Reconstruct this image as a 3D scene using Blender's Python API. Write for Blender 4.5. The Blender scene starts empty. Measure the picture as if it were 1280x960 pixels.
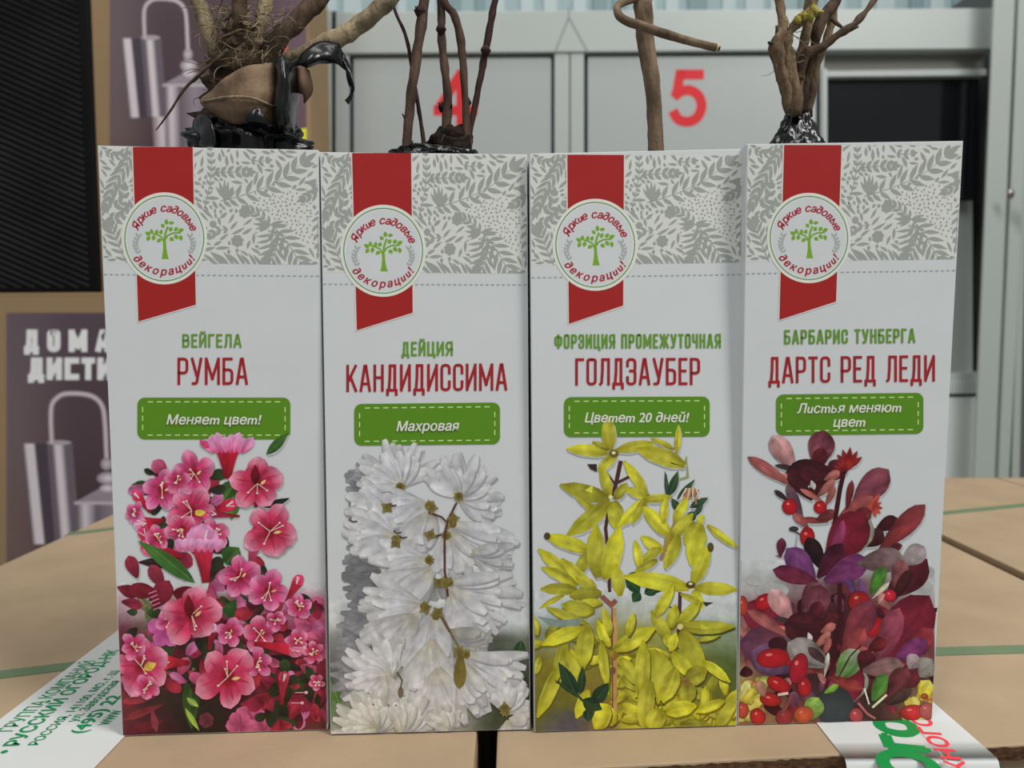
import bpy, bmesh, math, random
from mathutils import Vector, Matrix, noise
S = bpy.context.scene
COL = S.collection
R_ = math.radians
# ------------------------------------------------------------------ camera
CAM_H, PITCH, ROLL, F = 0.1387, 0.0637, -0.0065, 1000.0
CAM = Vector((0, -0.28, CAM_H))
FW = Vector((0, math.cos(PITCH), -math.sin(PITCH)))
UP0 = Vector((0, math.sin(PITCH), math.cos(PITCH)))
RT0 = Vector((1, 0, 0))
RT = RT0*math.cos(ROLL) + UP0*math.sin(ROLL)
UP = UP0*math.cos(ROLL) - RT0*math.sin(ROLL)
cd = bpy.data.cameras.new('camera')
cd.sensor_width = 36.0
cd.lens = 36.0*F/1280.0
cd.clip_start = 0.01
cd.dof.use_dof = True
cd.dof.focus_distance = 0.285
cd.dof.aperture_fstop = 15.0
co = bpy.data.objects.new('camera', cd)
COL.objects.link(co)
m = Matrix((RT, UP, -FW)).transposed().to_4x4()
m.translation = CAM
co.matrix_world = m
S.camera = co
# ------------------------------------------------------------------ light
w = bpy.data.worlds.new('shop_air')
w.use_nodes = True
w.node_tree.nodes['Background'].inputs[0].default_value = (0.93, 0.97, 1.0, 1)
w.node_tree.nodes['Background'].inputs[1].default_value = 0.27
S.world = w
def area(name, loc, target, sx, sy, power, col):
    l = bpy.data.lights.new(name, 'AREA')
    l.shape = 'RECTANGLE'; l.size = sx; l.size_y = sy; l.energy = power; l.color = col
    o = bpy.data.objects.new(name, l); COL.objects.link(o)
    o.location = loc
    o.rotation_euler = (Vector(target)-Vector(loc)).to_track_quat('-Z', 'Y').to_euler()
    return o
area('ceiling_tube_light', (1.1, -0.75, 1.9), (0, 0, 0.1), 0.5, 1.4, 35, (1, 0.985, 0.95))
area('ceiling_tube_light', (-0.6, -0.95, 2.3), (0, 0, 0.1), 0.3, 1.6, 16, (1, 0.98, 0.95))
area('ceiling_tube_light', (0.3, 0.55, 2.3), (0.3, 1.1, 0), 1.8, 0.25, 6, (1, 0.98, 0.95))
S.view_settings.view_transform = 'Standard'
S.view_settings.look = 'None'
S.view_settings.exposure = 0.0
S.view_settings.gamma = 1.0
S.view_settings.use_curve_mapping = False

# ------------------------------------------------------------------ helpers
def ray(px, py):
    return (FW + RT*((px-640)/F) + UP*((480-py)/F)).normalized()
def hit(px, py, p0, n):
    d = ray(px, py)
    return CAM + d*((p0-CAM).dot(n)/d.dot(n))
def ground(px, py, z=0.0):
    return hit(px, py, Vector((0, 0, z)), Vector((0, 0, 1)))
def back(px, py, y):
    return hit(px, py, Vector((0, y, 0)), Vector((0, 1, 0)))
def lin(c):
    c = c/255.0
    return c/12.92 if c <= 0.04045 else ((c+0.055)/1.055)**2.4
KP = 0.62                       # how bright the shop light renders a white card
def C(r, g, b, k=KP):
    return (min(lin(r)/k, .95), min(lin(g)/k, .95), min(lin(b)/k, .95))
PAPER = (186, 189, 190)
def mixc(a, b, t):
    return tuple(a[i]*(1-t)+b[i]*t for i in range(3))

MATS = {}
def mat(name, col, rough=0.6, spec=0.5, metal=0.0, noise_amt=0.0, noise_scale=30.0, bump=0.0, bump_scale=200.0,
        vcol=False, alpha=1.0, coat=0.0, stretch=(1, 1, 1), col2=None):
    if name in MATS: return MATS[name]
    mt = bpy.data.materials.new(name); mt.use_nodes = True
    nt = mt.node_tree; b = nt.nodes['Principled BSDF']
    b.inputs['Roughness'].default_value = rough
    b.inputs['Specular IOR Level'].default_value = spec
    b.inputs['Metallic'].default_value = metal
    b.inputs['Coat Weight'].default_value = coat
    b.inputs['Base Color'].default_value = (*col, 1)
    tc = nt.nodes.new('ShaderNodeTexCoord')
    mp = nt.nodes.new('ShaderNodeMapping'); mp.inputs['Scale'].default_value = stretch
    nt.links.new(tc.outputs['Object'], mp.inputs['Vector'])
    src = None
    if vcol:
        a = nt.nodes.new('ShaderNodeVertexColor'); a.layer_name = 'ink'; src = a.outputs['Color']
    if noise_amt > 0:
        n = nt.nodes.new('ShaderNodeTexNoise'); n.inputs['Scale'].default_value = noise_scale
        n.inputs['Detail'].default_value = 6
        nt.links.new(mp.outputs['Vector'], n.inputs['Vector'])
        if col2 is not None:
            cr = nt.nodes.new('ShaderNodeValToRGB')
            cr.color_ramp.elements[0].position = 0.5-0.5*noise_amt; cr.color_ramp.elements[1].position = 0.5+0.5*noise_amt
            cr.color_ramp.elements[0].color = (*col, 1); cr.color_ramp.elements[1].color = (*col2, 1)
            nt.links.new(n.outputs['Fac'], cr.inputs['Fac']); src = cr.outputs['Color']
        else:
            mr = nt.nodes.new('ShaderNodeMapRange')
            mr.inputs['From Min'].default_value = 0.3; mr.inputs['From Max'].default_value = 0.7
            mr.inputs['To Min'].default_value = 1-noise_amt; mr.inputs['To Max'].default_value = 1+noise_amt
            nt.links.new(n.outputs['Fac'], mr.inputs['Value'])
            vm = nt.nodes.new('ShaderNodeVectorMath'); vm.operation = 'SCALE'
            if src is not None: nt.links.new(src, vm.inputs[0])
            else: vm.inputs[0].default_value = col
            nt.links.new(mr.outputs['Result'], vm.inputs['Scale']); src = vm.outputs['Vector']
    if src is not None: nt.links.new(src, b.inputs['Base Color'])
    if bump > 0:
        n2 = nt.nodes.new('ShaderNodeTexNoise'); n2.inputs['Scale'].default_value = bump_scale
        n2.inputs['Detail'].default_value = 5
        nt.links.new(mp.outputs['Vector'], n2.inputs['Vector'])
        bp = nt.nodes.new('ShaderNodeBump'); bp.inputs['Strength'].default_value = bump
        bp.inputs['Distance'].default_value = 0.002
        nt.links.new(n2.outputs['Fac'], bp.inputs['Height']); nt.links.new(bp.outputs['Normal'], b.inputs['Normal'])
    if alpha < 1: b.inputs['Alpha'].default_value = alpha
    MATS[name] = mt
    return mt
M_paper = mat('white_card', C(*PAPER), 0.55, 0.3, noise_amt=0.015, noise_scale=60)
M_cut = mat('cut_card_edge', C(170, 165, 158), 0.8, 0.2)
M_ink = mat('printed_ink', (1, 1, 1), 0.5, 0.3, vcol=True, noise_amt=0.02, noise_scale=120)
M_pic = mat('printed_picture_ink', (1, 1, 1), 0.45, 0.3, vcol=True, noise_amt=0.16, noise_scale=300)
M_card = mat('kraft_cardboard', C(160, 139, 113, .80), 0.75, 0.2, noise_amt=0.09, noise_scale=22, bump=0.14, bump_scale=300)
M_cardb = mat('kraft_cardboard_far', C(146, 122, 92, .8), 0.75, 0.2, noise_amt=0.06, noise_scale=9)
M_edge = mat('corrugated_edge', C(70, 50, 35), 0.9, 0.1, noise_amt=0.5, noise_scale=400, stretch=(1, 1, 3))
M_bag = mat('black_film', (0.007, 0.007, 0.008), 0.2, 0.45, bump=0.4, bump_scale=90, stretch=(1, 1, .6))
M_soil = mat('dark_soil', (0.022, 0.014, 0.010), 0.9, 0.2, noise_amt=0.5, noise_scale=200, bump=1, bump_scale=400)
M_tape = mat('white_tape', C(205, 208, 206, .72), 0.22, 0.5, alpha=0.86, bump=0.06, bump_scale=60)
M_strap = mat('green_strap', C(108, 130, 98, .75), 0.4, 0.4, noise_amt=0.06, noise_scale=80, alpha=.8)

def mesh_obj(name, verts, faces, material, parent=None, smooth=False, cols=None, loc=None):
    me = bpy.data.meshes.new(name)
    if loc is not None: verts = [Vector(v)-loc for v in verts]
    me.from_pydata([tuple(v) for v in verts], [], faces)
    me.materials.append(material)
    if smooth: me.polygons.foreach_set('use_smooth', [True]*len(me.polygons))
    if cols is not None:
        ca = me.color_attributes.new('ink', 'FLOAT_COLOR', 'POINT')
        flat = []
        for c in cols: flat += [c[0], c[1], c[2], 1.0]
        ca.data.foreach_set('color', flat)
    me.update()
    o = bpy.data.objects.new(name, me); COL.objects.link(o)
    if loc is not None: o.location = loc
    if parent is not None:
        o.parent = parent
        o.matrix_parent_inverse = parent_world(parent).inverted()
    return o
def parent_world(o):
    return (parent_world(o.parent) @ o.matrix_parent_inverse @ o.matrix_basis) if o.parent else o.matrix_basis.copy()
def thing(name, label, cat, loc, group=None, rz=0):
    o = bpy.data.objects.new(name, None); COL.objects.link(o); o.location = loc; o.rotation_euler = (0, 0, rz)
    o.empty_display_size = 0.02
    o['label'] = label; o['category'] = cat
    if group: o['group'] = group
    return o
def hexa(name, p, material, parent=None, bev=0.0):
    """p: 8 points, bottom four then top four (same winding)."""
    c = sum((Vector(q) for q in p), Vector())/8
    f = [(3, 2, 1, 0), (4, 5, 6, 7), (0, 1, 5, 4), (1, 2, 6, 5), (2, 3, 7, 6), (3, 0, 4, 7)]
    o = mesh_obj(name, p, f, material, parent, loc=c)
    bm = bmesh.new(); bm.from_mesh(o.data); bmesh.ops.recalc_face_normals(bm, faces=bm.faces)
    if bev > 0:
        bmesh.ops.bevel(bm, geom=list(bm.edges), offset=bev, segments=2, affect='EDGES', profile=0.6)
    bm.to_mesh(o.data); bm.free()
    return o
def box(name, x0, x1, y0, y1, z0, z1, material, parent=None, bev=0.0):
    return hexa(name, [(x0, y0, z0), (x1, y0, z0), (x1, y1, z0), (x0, y1, z0), (x0, y0, z1), (x1, y0, z1), (x1, y1, z1), (x0, y1, z1)], material, parent, bev)
def catmull(P, n=6):
    P = [Vector(p) for p in P]
    Q = [P[0]*2-P[1]] + P + [P[-1]*2-P[-2]]
    out = []
    for i in range(1, len(Q)-2):
        for k in range(n):
            t = k/n
            a, b, c, d = Q[i-1], Q[i], Q[i+1], Q[i+2]
            out.append(0.5*((2*b)+(c-a)*t+(2*a-5*b+4*c-d)*t*t+(3*b-a-3*c+d)*t**3))
    out.append(P[-1])
    return out
class MB:
    def __init__(s): s.v = []; s.f = []
    def tube(s, pts, rads, seg=10, rough=0.0, n=6, seed=0.0):
        P = catmull(pts, n)
        N = len(P); up = Vector((0.3, 1, 0.2)).normalized()
        base = len(s.v)
        for i, p in enumerate(P):
            t = (P[min(i+1, N-1)]-P[max(i-1, 0)]).normalized()
            a = t.cross(up).normalized(); b = t.cross(a).normalized()
            u = i/(N-1)*(len(rads)-1); k = min(int(u), len(rads)-2) if len(rads) > 1 else 0
            r = rads[k]*(1-(u-k))+rads[min(k+1, len(rads)-1)]*(u-k)
            for j in range(seg):
                an = 2*math.pi*j/seg
                d = a*math.cos(an)+b*math.sin(an)
                rr = r
                if rough: rr *= 1+rough*noise.noise((p+d*r)*260+Vector((seed, 0, 0)))*1.6
                s.v.append(p+d*rr)
        for i in range(N-1):
            for j in range(seg):
                j2 = (j+1) % seg
                s.f.append((base+i*seg+j, base+i*seg+j2, base+(i+1)*seg+j2, base+(i+1)*seg+j))
        s.f.append(tuple(base+j for j in range(seg))[::-1])
        s.f.append(tuple(base+(N-1)*seg+j for j in range(seg)))
    def build(s, name, material, parent=None, smooth=True):
        c = sum(s.v, Vector())/len(s.v)
        return mesh_obj(name, s.v, s.f, material, parent, smooth, loc=c)

# ------------------------------------------------------------------ flat print on a plane
TXT = {}
def raw_glyphs(body, shear=0.0):
    key = (body, shear)
    if key in TXT: return TXT[key]
    cu = bpy.data.curves.new('t', 'FONT'); cu.body = body; cu.size = 1.0
    cu.shear = shear; cu.resolution_u = 4
    o = bpy.data.objects.new('t', cu); COL.objects.link(o)
    bpy.context.view_layer.update()
    me = bpy.data.meshes.new_from_object(o)
    vs = [(v.co.x, v.co.y) for v in me.vertices]; fs = [tuple(p.vertices) for p in me.polygons]
    bpy.data.objects.remove(o); bpy.data.curves.remove(cu); bpy.data.meshes.remove(me)
    TXT[key] = (vs, fs)
    return TXT[key]
def wide(vs): return max(v[0] for v in vs)-min(v[0] for v in vs)
def glyph_mesh(body, offset=0.0, shear=0.0, spacing=1.0):
    """outline of a word, set letter by letter"""
    key = (body, offset, shear, spacing)
    if key in TXT: return TXT[key]
    V, Fc, pen = [], [], 0.0
    for ch in body:
        adv = wide(raw_glyphs('ı'+ch+'ı')[0])-wide(raw_glyphs('ıı')[0])
        if ch == 'н':                       # small н is the capital scaled down
            vs, fs = raw_glyphs('Н', 0.0)
            x0 = min(v[0] for v in vs); k = .434/(.567)
            vs = [((v[0]-x0)*k+.065, v[1]*.75) for v in vs]
            vs = [(v[0]+v[1]*shear, v[1]) for v in vs]
        elif ch == 'ь':                     # soft sign: the capital Р turned over
            vs, fs = raw_glyphs('Р', 0.0)
            x0 = min(v[0] for v in vs); k = .86
            vs = [((v[0]-x0)*k*.9+.065, .546-v[1]*.75) for v in vs]
            vs = [(v[0]+v[1]*shear, v[1]) for v in vs]
        elif ch == ' ': vs, fs = [], []
        else: vs, fs = raw_glyphs(ch, shear)
        b = len(V)
        V += [(v[0]+pen, v[1]) for v in vs]; Fc += [tuple(b+i for i in f) for f in fs]
        pen += adv*spacing
    bb = (min(v[0] for v in V), min(v[1] for v in V), max(v[0] for v in V), max(v[1] for v in V)) if V else (0, 0, .3, 0)
    TXT[key] = (V, Fc, bb)
    return TXT[key]
SH = C(160, 164, 164)             # the soft grey printed under the cut-out flowers
ITAL = {ord('т'): 'm', ord('и'): 'u', ord('й'): 'ŭ', ord('д'): '∂'}      # italic letter forms
class Art:
    """Collects flat coloured shapes that are printed on a plane; each shape lies a micrometre above the last."""
    STEP = 2.5e-7
    def __init__(s, p0, n, clampf=None, lift=2e-5):
        s.p0, s.n, s.cl = Vector(p0), Vector(n).normalized(), clampf
        s.lift = lift; s.mode = 0; s.grain = 0.0; s.fold = 0.0; s.reset()
    def reset(s): s.v = []; s.f = []; s.c = []
    def pt(s, x, y):
        p = hit(x, y, s.p0, s.n)
        if s.cl: p = s.cl(p)
        return p
    def shape(s, pts, faces, cols, world=False, sh=False):
        if (s.mode == 1) != sh and s.mode: return
        b = len(s.v)
        for q in pts:
            p = q if world else s.pt(q[0], q[1])
            s.v.append(p+s.n*s.lift)
        s.c += cols if isinstance(cols, list) else [cols]*len(pts)
        s.f += [tuple(b+i for i in f) for f in faces]
        s.lift += s.STEP
    def poly(s, pts, col): s.shape(pts, [tuple(range(len(pts)))], col)
    def build(s, name, parent, material=None):
        if not s.v: return None
        c = sum(s.v, Vector())/len(s.v)
        # make all faces look along the normal
        fs = []
        for f in s.f:
            a, b, d = s.v[f[0]], s.v[f[1]], s.v[f[2]]
            k = (b-a).cross(d-a).dot(s.n)
            if len(f) > 4:
                k = sum((s.v[f[i]]-a).cross(s.v[f[i+1]]-a).dot(s.n) for i in range(1, len(f)-1))
            fs.append(f if k >= 0 else f[::-1])
        o = mesh_obj(name, s.v, fs, material or M_ink, parent, cols=s.c, loc=c)
        s.reset()
        return o
    def ribbon(s, pts, width, col, closed=False):
        n = len(pts); L = []; Rr = []
        for i in range(n):
            p = Vector(pts[i])
            a = Vector(pts[i-1]) if (i > 0 or closed) else None
            b = Vector(pts[(i+1) % n]) if (i < n-1 or closed) else None
            d1 = (p-a).normalized() if a is not None else (b-p).normalized()
            d2 = (b-p).normalized() if b is not None else d1
            n1 = Vector((-d1.y, d1.x)); n2 = Vector((-d2.y, d2.x))
            mm = n1+n2
            if mm.length < 1e-6: mm = n1
            mm.normalize(); k = min(1/max(mm.dot(n1), 0.35), 2.2)
            L.append(p+mm*width*0.5*k); Rr.append(p-mm*width*0.5*k)
        f = [(i, i+1, n+i+1, n+i) for i in range(n-1)]
        if closed: f.append((n-1, 0, n, 2*n-1))
        s.shape(L+Rr, f, col)
    def disc(s, cx, cy, rx, ry=None, col=(0, 0, 0), col_in=None, ang=0, n=28):
        ry = ry or rx; a0 = R_(ang)
        pts = [(cx, cy)]
        for k in range(n):
            a = 2*math.pi*k/n; x, y = rx*math.cos(a), ry*math.sin(a)
            pts.append((cx+x*math.cos(a0)-y*math.sin(a0), cy-(x*math.sin(a0)+y*math.cos(a0))))
        s.shape(pts, [(0, k+1, (k+1) % n+1) for k in range(n)], [col_in or col]+[col]*n)
    def petal(s, x, y, ang, L, W, base, tip, prof='ell', bend=0.0, edge=0.0, vein=0.0, mid=None, nu=8, nv=6, seed=0, notch=0.0, shadow=None):
        """petal or leaf from (x,y), direction ang (degrees, anticlockwise)"""
        a = R_(ang)
        dx, dy = math.cos(a), -math.sin(a)
        nx, ny = dy, -dx
        rnd = random.Random(seed*7919+int(x*13+y*31+ang))
        vv = [rnd.uniform(-1, 1) for _ in range(nv+1)]
        pts = []; cols = []
        for i in range(nu+1):
            u = i/nu
            if prof == 'ell': wd = math.sin(math.pi*u)**0.75
            elif prof == 'ob': wd = math.sin(math.pi*min(u**1.5, 1))**0.6*0.93+0.16*(1-u)
            elif prof == 'ray': wd = (math.sin(math.pi*(u**1.25*0.86+0.07)))**0.55 if u < .999 else 0.42
            elif prof == 'lan': wd = math.sin(math.pi*u**0.85)**1.0
            elif prof == 'for': wd = min(.28+u*2.4, 1)*(1-.25*u)*(1-max(0, u-.72)*2.9)
            elif prof == 'fun': wd = 0.3+0.7*u**1.5
            else: wd = 1.0
            off = bend*L*(u*u)
            for j in range(nv+1):
                v = j/nv*2-1
                uu = u*(1-notch*0.12*(1-abs(v))*(u > .9))
                px = x+dx*L*uu+nx*(v*W*0.5*wd+off)
                py = y+dy*L*uu+ny*(v*W*0.5*wd+off)
                pts.append((px, py))
                c = mixc(base, tip, u) if mid is None else (mixc(base, mid, u*2) if u < .5 else mixc(mid, tip, u*2-1))
                k = 1-edge*v*v*(1 if edge > 0 else u)+vein*vv[j]*math.sin(math.pi*min(u+.15, 1))+s.grain*noise.noise(Vector((px/7, py/7, seed*1.3)))+(s.fold if v > .05 else (-s.fold if v < -.05 else s.fold*.6))*(1 if vv[0] > 0 else -1)
                cols.append(tuple(max(0.002, q*k) for q in c))
        f = [(i*(nv+1)+j, i*(nv+1)+j+1, (i+1)*(nv+1)+j+1, (i+1)*(nv+1)+j) for i in range(nu) for j in range(nv)]
        if shadow is not None and shadow == SH:
            if s.mode == 1: s.shape([(p[0]+1.5, p[1]+2.5) for p in pts], f, shadow, sh=True)
        elif shadow is not None:
            s.shape([(p[0]+1.5, p[1]+2.5) for p in pts], f, shadow)
        s.shape(pts, f, cols)
    def pp(s, x0, y0, x1, y1, W, base, tip=None, **k):
        L = math.hypot(x1-x0, y1-y0)
        s.petal(x0, y0, math.degrees(math.atan2(y0-y1, x1-x0)), L, W, base, tip or base, **k)
    def grid(s, xs, ys, rows, n=6, world=None):
        """smooth blur: rows of colours at the crossings of ys and xs"""
        pts = []; cols = []
        X = []; Y = []
        sm = lambda t: t*t*(3-2*t)
        for i in range(len(xs)-1): X += [(i, k/n) for k in range(n)]
        X.append((len(xs)-2, 1.0))
        for i in range(len(ys)-1): Y += [(i, k/n) for k in range(n)]
        Y.append((len(ys)-2, 1.0))
        for (j, tv) in Y:
            for (i, tu) in X:
                pts.append((xs[i]*(1-tu)+xs[i+1]*tu, ys[j]*(1-tv)+ys[j+1]*tv))
                a = mixc(rows[j][i], rows[j][i+1], sm(tu)); b = mixc(rows[j+1][i], rows[j+1][i+1], sm(tu))
                cols.append(mixc(a, b, sm(tv)))
        W = len(X)
        s.shape(pts, [(j*W+i, j*W+i+1, (j+1)*W+i+1, (j+1)*W+i) for j in range(len(Y)-1) for i in range(W-1)], cols)
    # ---- lettering -------------------------------------------------
    def font(s, body, cx, cy, width, height, col, rot=0, offset=0.02, shear=0.25, spacing=1.0, ref=None, clip=None):
        """typeset text centred on (cx,cy) px, capital height `height`, total width `width`"""
        vs, fs, bb = glyph_mesh(body, 0, shear, spacing)
        hb = glyph_mesh('Н', 0, 0, 1.0)[2]
        sy = height/(hb[3]-hb[1]); sx = width/(bb[2]-bb[0])
        a = R_(rot); pts = []
        for (x, y) in vs:
            X = (x-(bb[0]+bb[2])/2)*sx; Y = (y-(hb[3]+hb[1])/2)*sy
            pts.append((cx+X*math.cos(a)-Y*math.sin(a), cy-(X*math.sin(a)+Y*math.cos(a))))
        s.bold(pts, fs, col, offset*sy)
    def bold(s, pts, fs, col, d):
        for (ox, oy) in ((-d, 0), (d, 0), (0, -d*.8), (0, d*.8)):
            s.shape([(x+ox, y+oy) for x, y in pts], fs, col)
    def arc_text(s, body, cx, cy, r, size, a0, a1, col, offset=0.02, inside=False, wx=1.0):
        adv = []
        for ch in body:
            bb = glyph_mesh(ch, 0, 0.22)[2]
            adv.append((bb[2]-bb[0])+0.07 if ch != ' ' else 0.25)
        tot = sum(adv); pos = 0
        for ch, ad in zip(body, adv):
            t = (pos+ad/2)/tot; pos += ad
            if ch == ' ': continue
            vs, fs, bb = glyph_mesh(ch, 0, 0.22)
            th = R_(a0+(a1-a0)*t)
            ccx, ccy = cx+r*math.cos(th), cy-r*math.sin(th)
            rot = th-math.pi/2 if not inside else th+math.pi/2
            pts = []
            for (x, y) in vs:
                X = (x-(bb[0]+bb[2])/2)*size*wx; Y = (y-0.27)*size
                pts.append((ccx+X*math.cos(rot)-Y*math.sin(rot), ccy-(X*math.sin(rot)+Y*math.cos(rot))))
            s.bold(pts, fs, col, offset*size*1.5)
    def caps(s, body, cx, cy, width, height, col, t=0.12, slope=0.0, gap=0.11, heavy=False):
        """condensed capitals drawn as constant-width strokes, (cx,cy) = centre"""
        ws = [GW.get(ch, 0.36) for ch in body]
        tot = sum(ws)+gap*(len(body)-1)
        sx = width/tot; x = cx-width/2
        sc = sx/height
        for ch, wd in zip(body, ws):
            if ch != ' ':
                for pts, closed in glyph_strokes('C' if (ch == 'С' and t > .2) else ch, wd*sc, t):
                    q = []
                    P0, P1, P2, P3 = Vector(pts[0]), Vector(pts[1]), Vector(pts[-2]), Vector(pts[-1])
                    pts = [tuple(P0+(P0-P1).normalized()*t*.5)]+list(pts[1:-1])+[tuple(P3+(P3-P2).normalized()*t*.5)]
                    for (gx, gy) in pts:
                        X = x+gx*height; Y = cy+height/2-gy*height - slope*(X-cx)
                        q.append((X, Y))
                    s.ribbon(q, t*height, col, closed)
            x += (wd+gap)*sx
GW = {'М': .50, 'Ж': .58, 'Д': .40, 'Ф': .48, 'Ц': .40, 'А': .40, 'Т': .33, 'Г': .31, 'Е': .31, ' ': .20, 'К': .38, 'У': .38, 'Л': .38, 'Я': .37, 'Ч': .35, 'И': .38}
r = 'r'
GL = {
 'А': [[(0, 0), (.43, 1), (.57, 1), (1, 0)], [(.17, .27), (.83, .27)]],
 'Б': [[(.92, 1), (0, 1), (0, 0), (1, 0, r), (1, .56, r), (0, .56)]],
 'В': [[(0, .53), (.95, .53, r), (.95, 1, r), (0, 1), (0, 0), (1, 0, r), (1, .53, r), (.5, .53)]],
 'Г': [[(0, 0), (0, 1), (1, 1)]],
 'Д': [[(0, -.17), (0, 0), (1, 0), (1, -.17)], [(.16, 0), (.27, .5), (.29, 1), (.84, 1), (.84, 0)]],
 'Е': [[(1, 1), (0, 1), (0, 0), (1, 0)], [(0, .52), (.85, .52)]],
 'Ж': [[(.5, 0), (.5, 1)], [(0, 1), (.34, .5), (0, 0)], [(1, 1), (.66, .5), (1, 0)], [(.34, .5), (.66, .5)]],
 'З': [[(0, .74), (0, 1, r), (1, 1, r), (1, .53, r), (.4, .53)], [(.4, .53), (1, .53, r), (1, 0, r), (0, 0, r), (0, .26)]],
 'И': [[(0, 0), (0, 1)], [(1, 0), (1, 1)], [(.04, .06), (.96, .94)]],
 'К': [[(0, 0), (0, 1)], [(.97, 1), (.08, .38)], [(.33, .58), (1, 0)]],
 'Л': [[(0, 0), (.14, .05), (.24, .5), (.26, 1), (1, 1), (1, 0)]],
 'М': [[(0, 0), (0, 1)], [(1, 0), (1, 1)], [(.04, .95), (.5, .2)], [(.96, .95), (.5, .2)]],
 'Н': [[(0, 0), (0, 1)], [(1, 0), (1, 1)], [(0, .52), (1, .52)]],
 'О': [[(.5, 1), (1, 1, r), (1, 0, r), (0, 0, r), (0, 1, r), (.52, 1)]],
 'П': [[(0, 0), (0, 1), (1, 1), (1, 0)]],
 'Р': [[(0, 0), (0, 1), (1, 1, r), (1, .43, r), (0, .43)]],
 'С': [[(1, .68), (1, 1, r), (0, 1, r), (0, 0, r), (1, 0, r), (1, .32)]],
 'Т': [[(.5, 0), (.5, 1)], [(0, 1), (1, 1)]],
 'У': [[(0, 1), (.52, .32)], [(1, 1), (.5, 0, r), (.1, 0)]],
 'Ф': [[(.5, 0), (.5, 1)], [(.5, .85), (1, .85, r), (1, .18, r), (0, .18, r), (0, .85, r), (.5, .85)]],
 'Ц': [[(0, 1), (0, 0), (1.1, 0), (1.1, -.17)], [(.86, 1), (.86, 0)]],
 'Ч': [[(0, 1), (0, .43, r), (1, .43)], [(1, 0), (1, 1)]],
 'Я': [[(1, 0), (1, 1), (0, 1, r), (0, .43, r), (1, .43)], [(.55, .43), (0, 0)]],
}
GL['C'] = [[(1, 1), (0, 1), (0, 0), (1, 0)]]                 # square heavy С
GL['Й'] = GL['И'] + [[(.22, 1.24), (.36, 1.14), (.64, 1.14), (.78, 1.24)]]
def glyph_strokes(ch, wd, t):
    for st in GL[ch]:
        P = []
        pts = [(t/2+p[0]*(wd-t), t/2+p[1]*(1-t)) for p in st]
        for i, p in enumerate(st):
            if len(p) == 3 and 0 < i < len(st)-1:
                a = Vector(pts[i-1]); b = Vector(pts[i]); c = Vector(pts[i+1])
                rr = min((wd-t)*0.48, (a-b).length*.5, (c-b).length*.5)
                d1 = (a-b).normalized(); d2 = (c-b).normalized()
                q0 = b+d1*rr; q1 = b+d2*rr
                for k in range(6):
                    u = k/5
                    P.append(tuple(q0*(1-u)**2+b*2*u*(1-u)+q1*u*u))
            else: P.append(pts[i])
        yield P, False

# ------------------------------------------------------------------ SETTING
YL = 1.12                                   # lockers stand here
FLOOR_Z = -0.44
M_floor = mat('shop_floor', C(120, 122, 120), 0.4, 0.4, noise_amt=0.08, noise_scale=5)
fl = box('floor', -3, 3, -2.0, 2.6, FLOOR_Z-0.05, FLOOR_Z, M_floor); fl['kind'] = 'structure'
M_wall = mat('ribbed_wall_paint', C(176, 196, 198, .8), 0.5, 0.4)
wb = thing('wall_back', 'x', 'x', (0, 2.4, FLOOR_Z)); del wb['label']; del wb['category']; wb['kind'] = 'structure'
box('wall_sheet', -3, 3, 2.4, 2.45, FLOOR_Z, 2.4, M_wall, wb)
rib = None
rnd = random.Random(3)
M_rib = [mat('wall_rib_%s' % n, C(*c, .8), 0.45, 0.4) for n, c in (('pale', (205, 220, 220)), ('teal', (142, 168, 170)))]
x = -0.9
while x < 2.0:
    wd = rnd.choice((.03, .045, .06))
    box('rib', x, x+wd, 2.385, 2.3995, FLOOR_Z+.6, 2.3, M_rib[rnd.random() < .4], wb, 0.003)
    x += wd+rnd.choice((.02, .03, .05))

# ------------------------------------------------------------------ LOCKERS
M_alu = mat('white_locker_frame', C(176, 183, 180, .86), 0.35, 0.5, noise_amt=.02, noise_scale=3)
M_alu2 = mat('locker_post', C(168, 175, 170, .86), 0.35, 0.5)
M_pan = mat('white_locker_panel', C(170, 176, 175, .86), 0.3, 0.5, noise_amt=.015, noise_scale=3)
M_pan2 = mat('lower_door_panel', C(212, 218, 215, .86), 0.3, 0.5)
M_seam = mat('dark_gasket_and_shade', (0.03, 0.035, 0.04), 0.6, 0.3)  # also colours the painted shadow strip by the end stile
M_red = mat('red_vinyl_number', C(214, 44, 50, .86), 0.4, 0.4)
M_dark = mat('dark_glass', (0.006, 0.007, 0.009), 0.1, 0.5)
M_knob = mat('chrome_knob', (0.32, 0.29, 0.26), 0.22, 0.5, metal=1.0)
M_lintel = mat('locker_lintel', C(112, 113, 106, .86), 0.5, 0.3)  # lintel is a darker grey than the frames
lk_n = Vector((math.sin(R_(.75)), math.cos(R_(.75)), 0))          # bank turned a touch
lk_p = Vector((0, YL, 0))
lk_u = Vector((math.cos(R_(.75)), -math.sin(R_(.75)), 0))
def LP(px, py, d=0.0):          # corner of a locker piece, seen at px,py on the front plane moved back by d
    return hit(px, py, lk_p, lk_n) + lk_n*d
def lquad(name, quad, d0, d1, material, parent, bev=0.0):
    q = [LP(*p) for p in quad]     # bl br tr tl
    pts = [q[0]+lk_n*d0, q[1]+lk_n*d0, q[1]+lk_n*d1, q[0]+lk_n*d1, q[3]+lk_n*d0, q[2]+lk_n*d0, q[2]+lk_n*d1, q[3]+lk_n*d1]
    return hexa(name, pts, material, parent, bev)
locker = thing('locker_bank', 'white framed locker bank with red numbers and a dark window, behind the boxes', 'lockers', LP(800, 690)*1)
locker.location.z = FLOOR_Z
def dim(py): return py
zb = 708                                     # px row where the locker meets the floor
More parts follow.
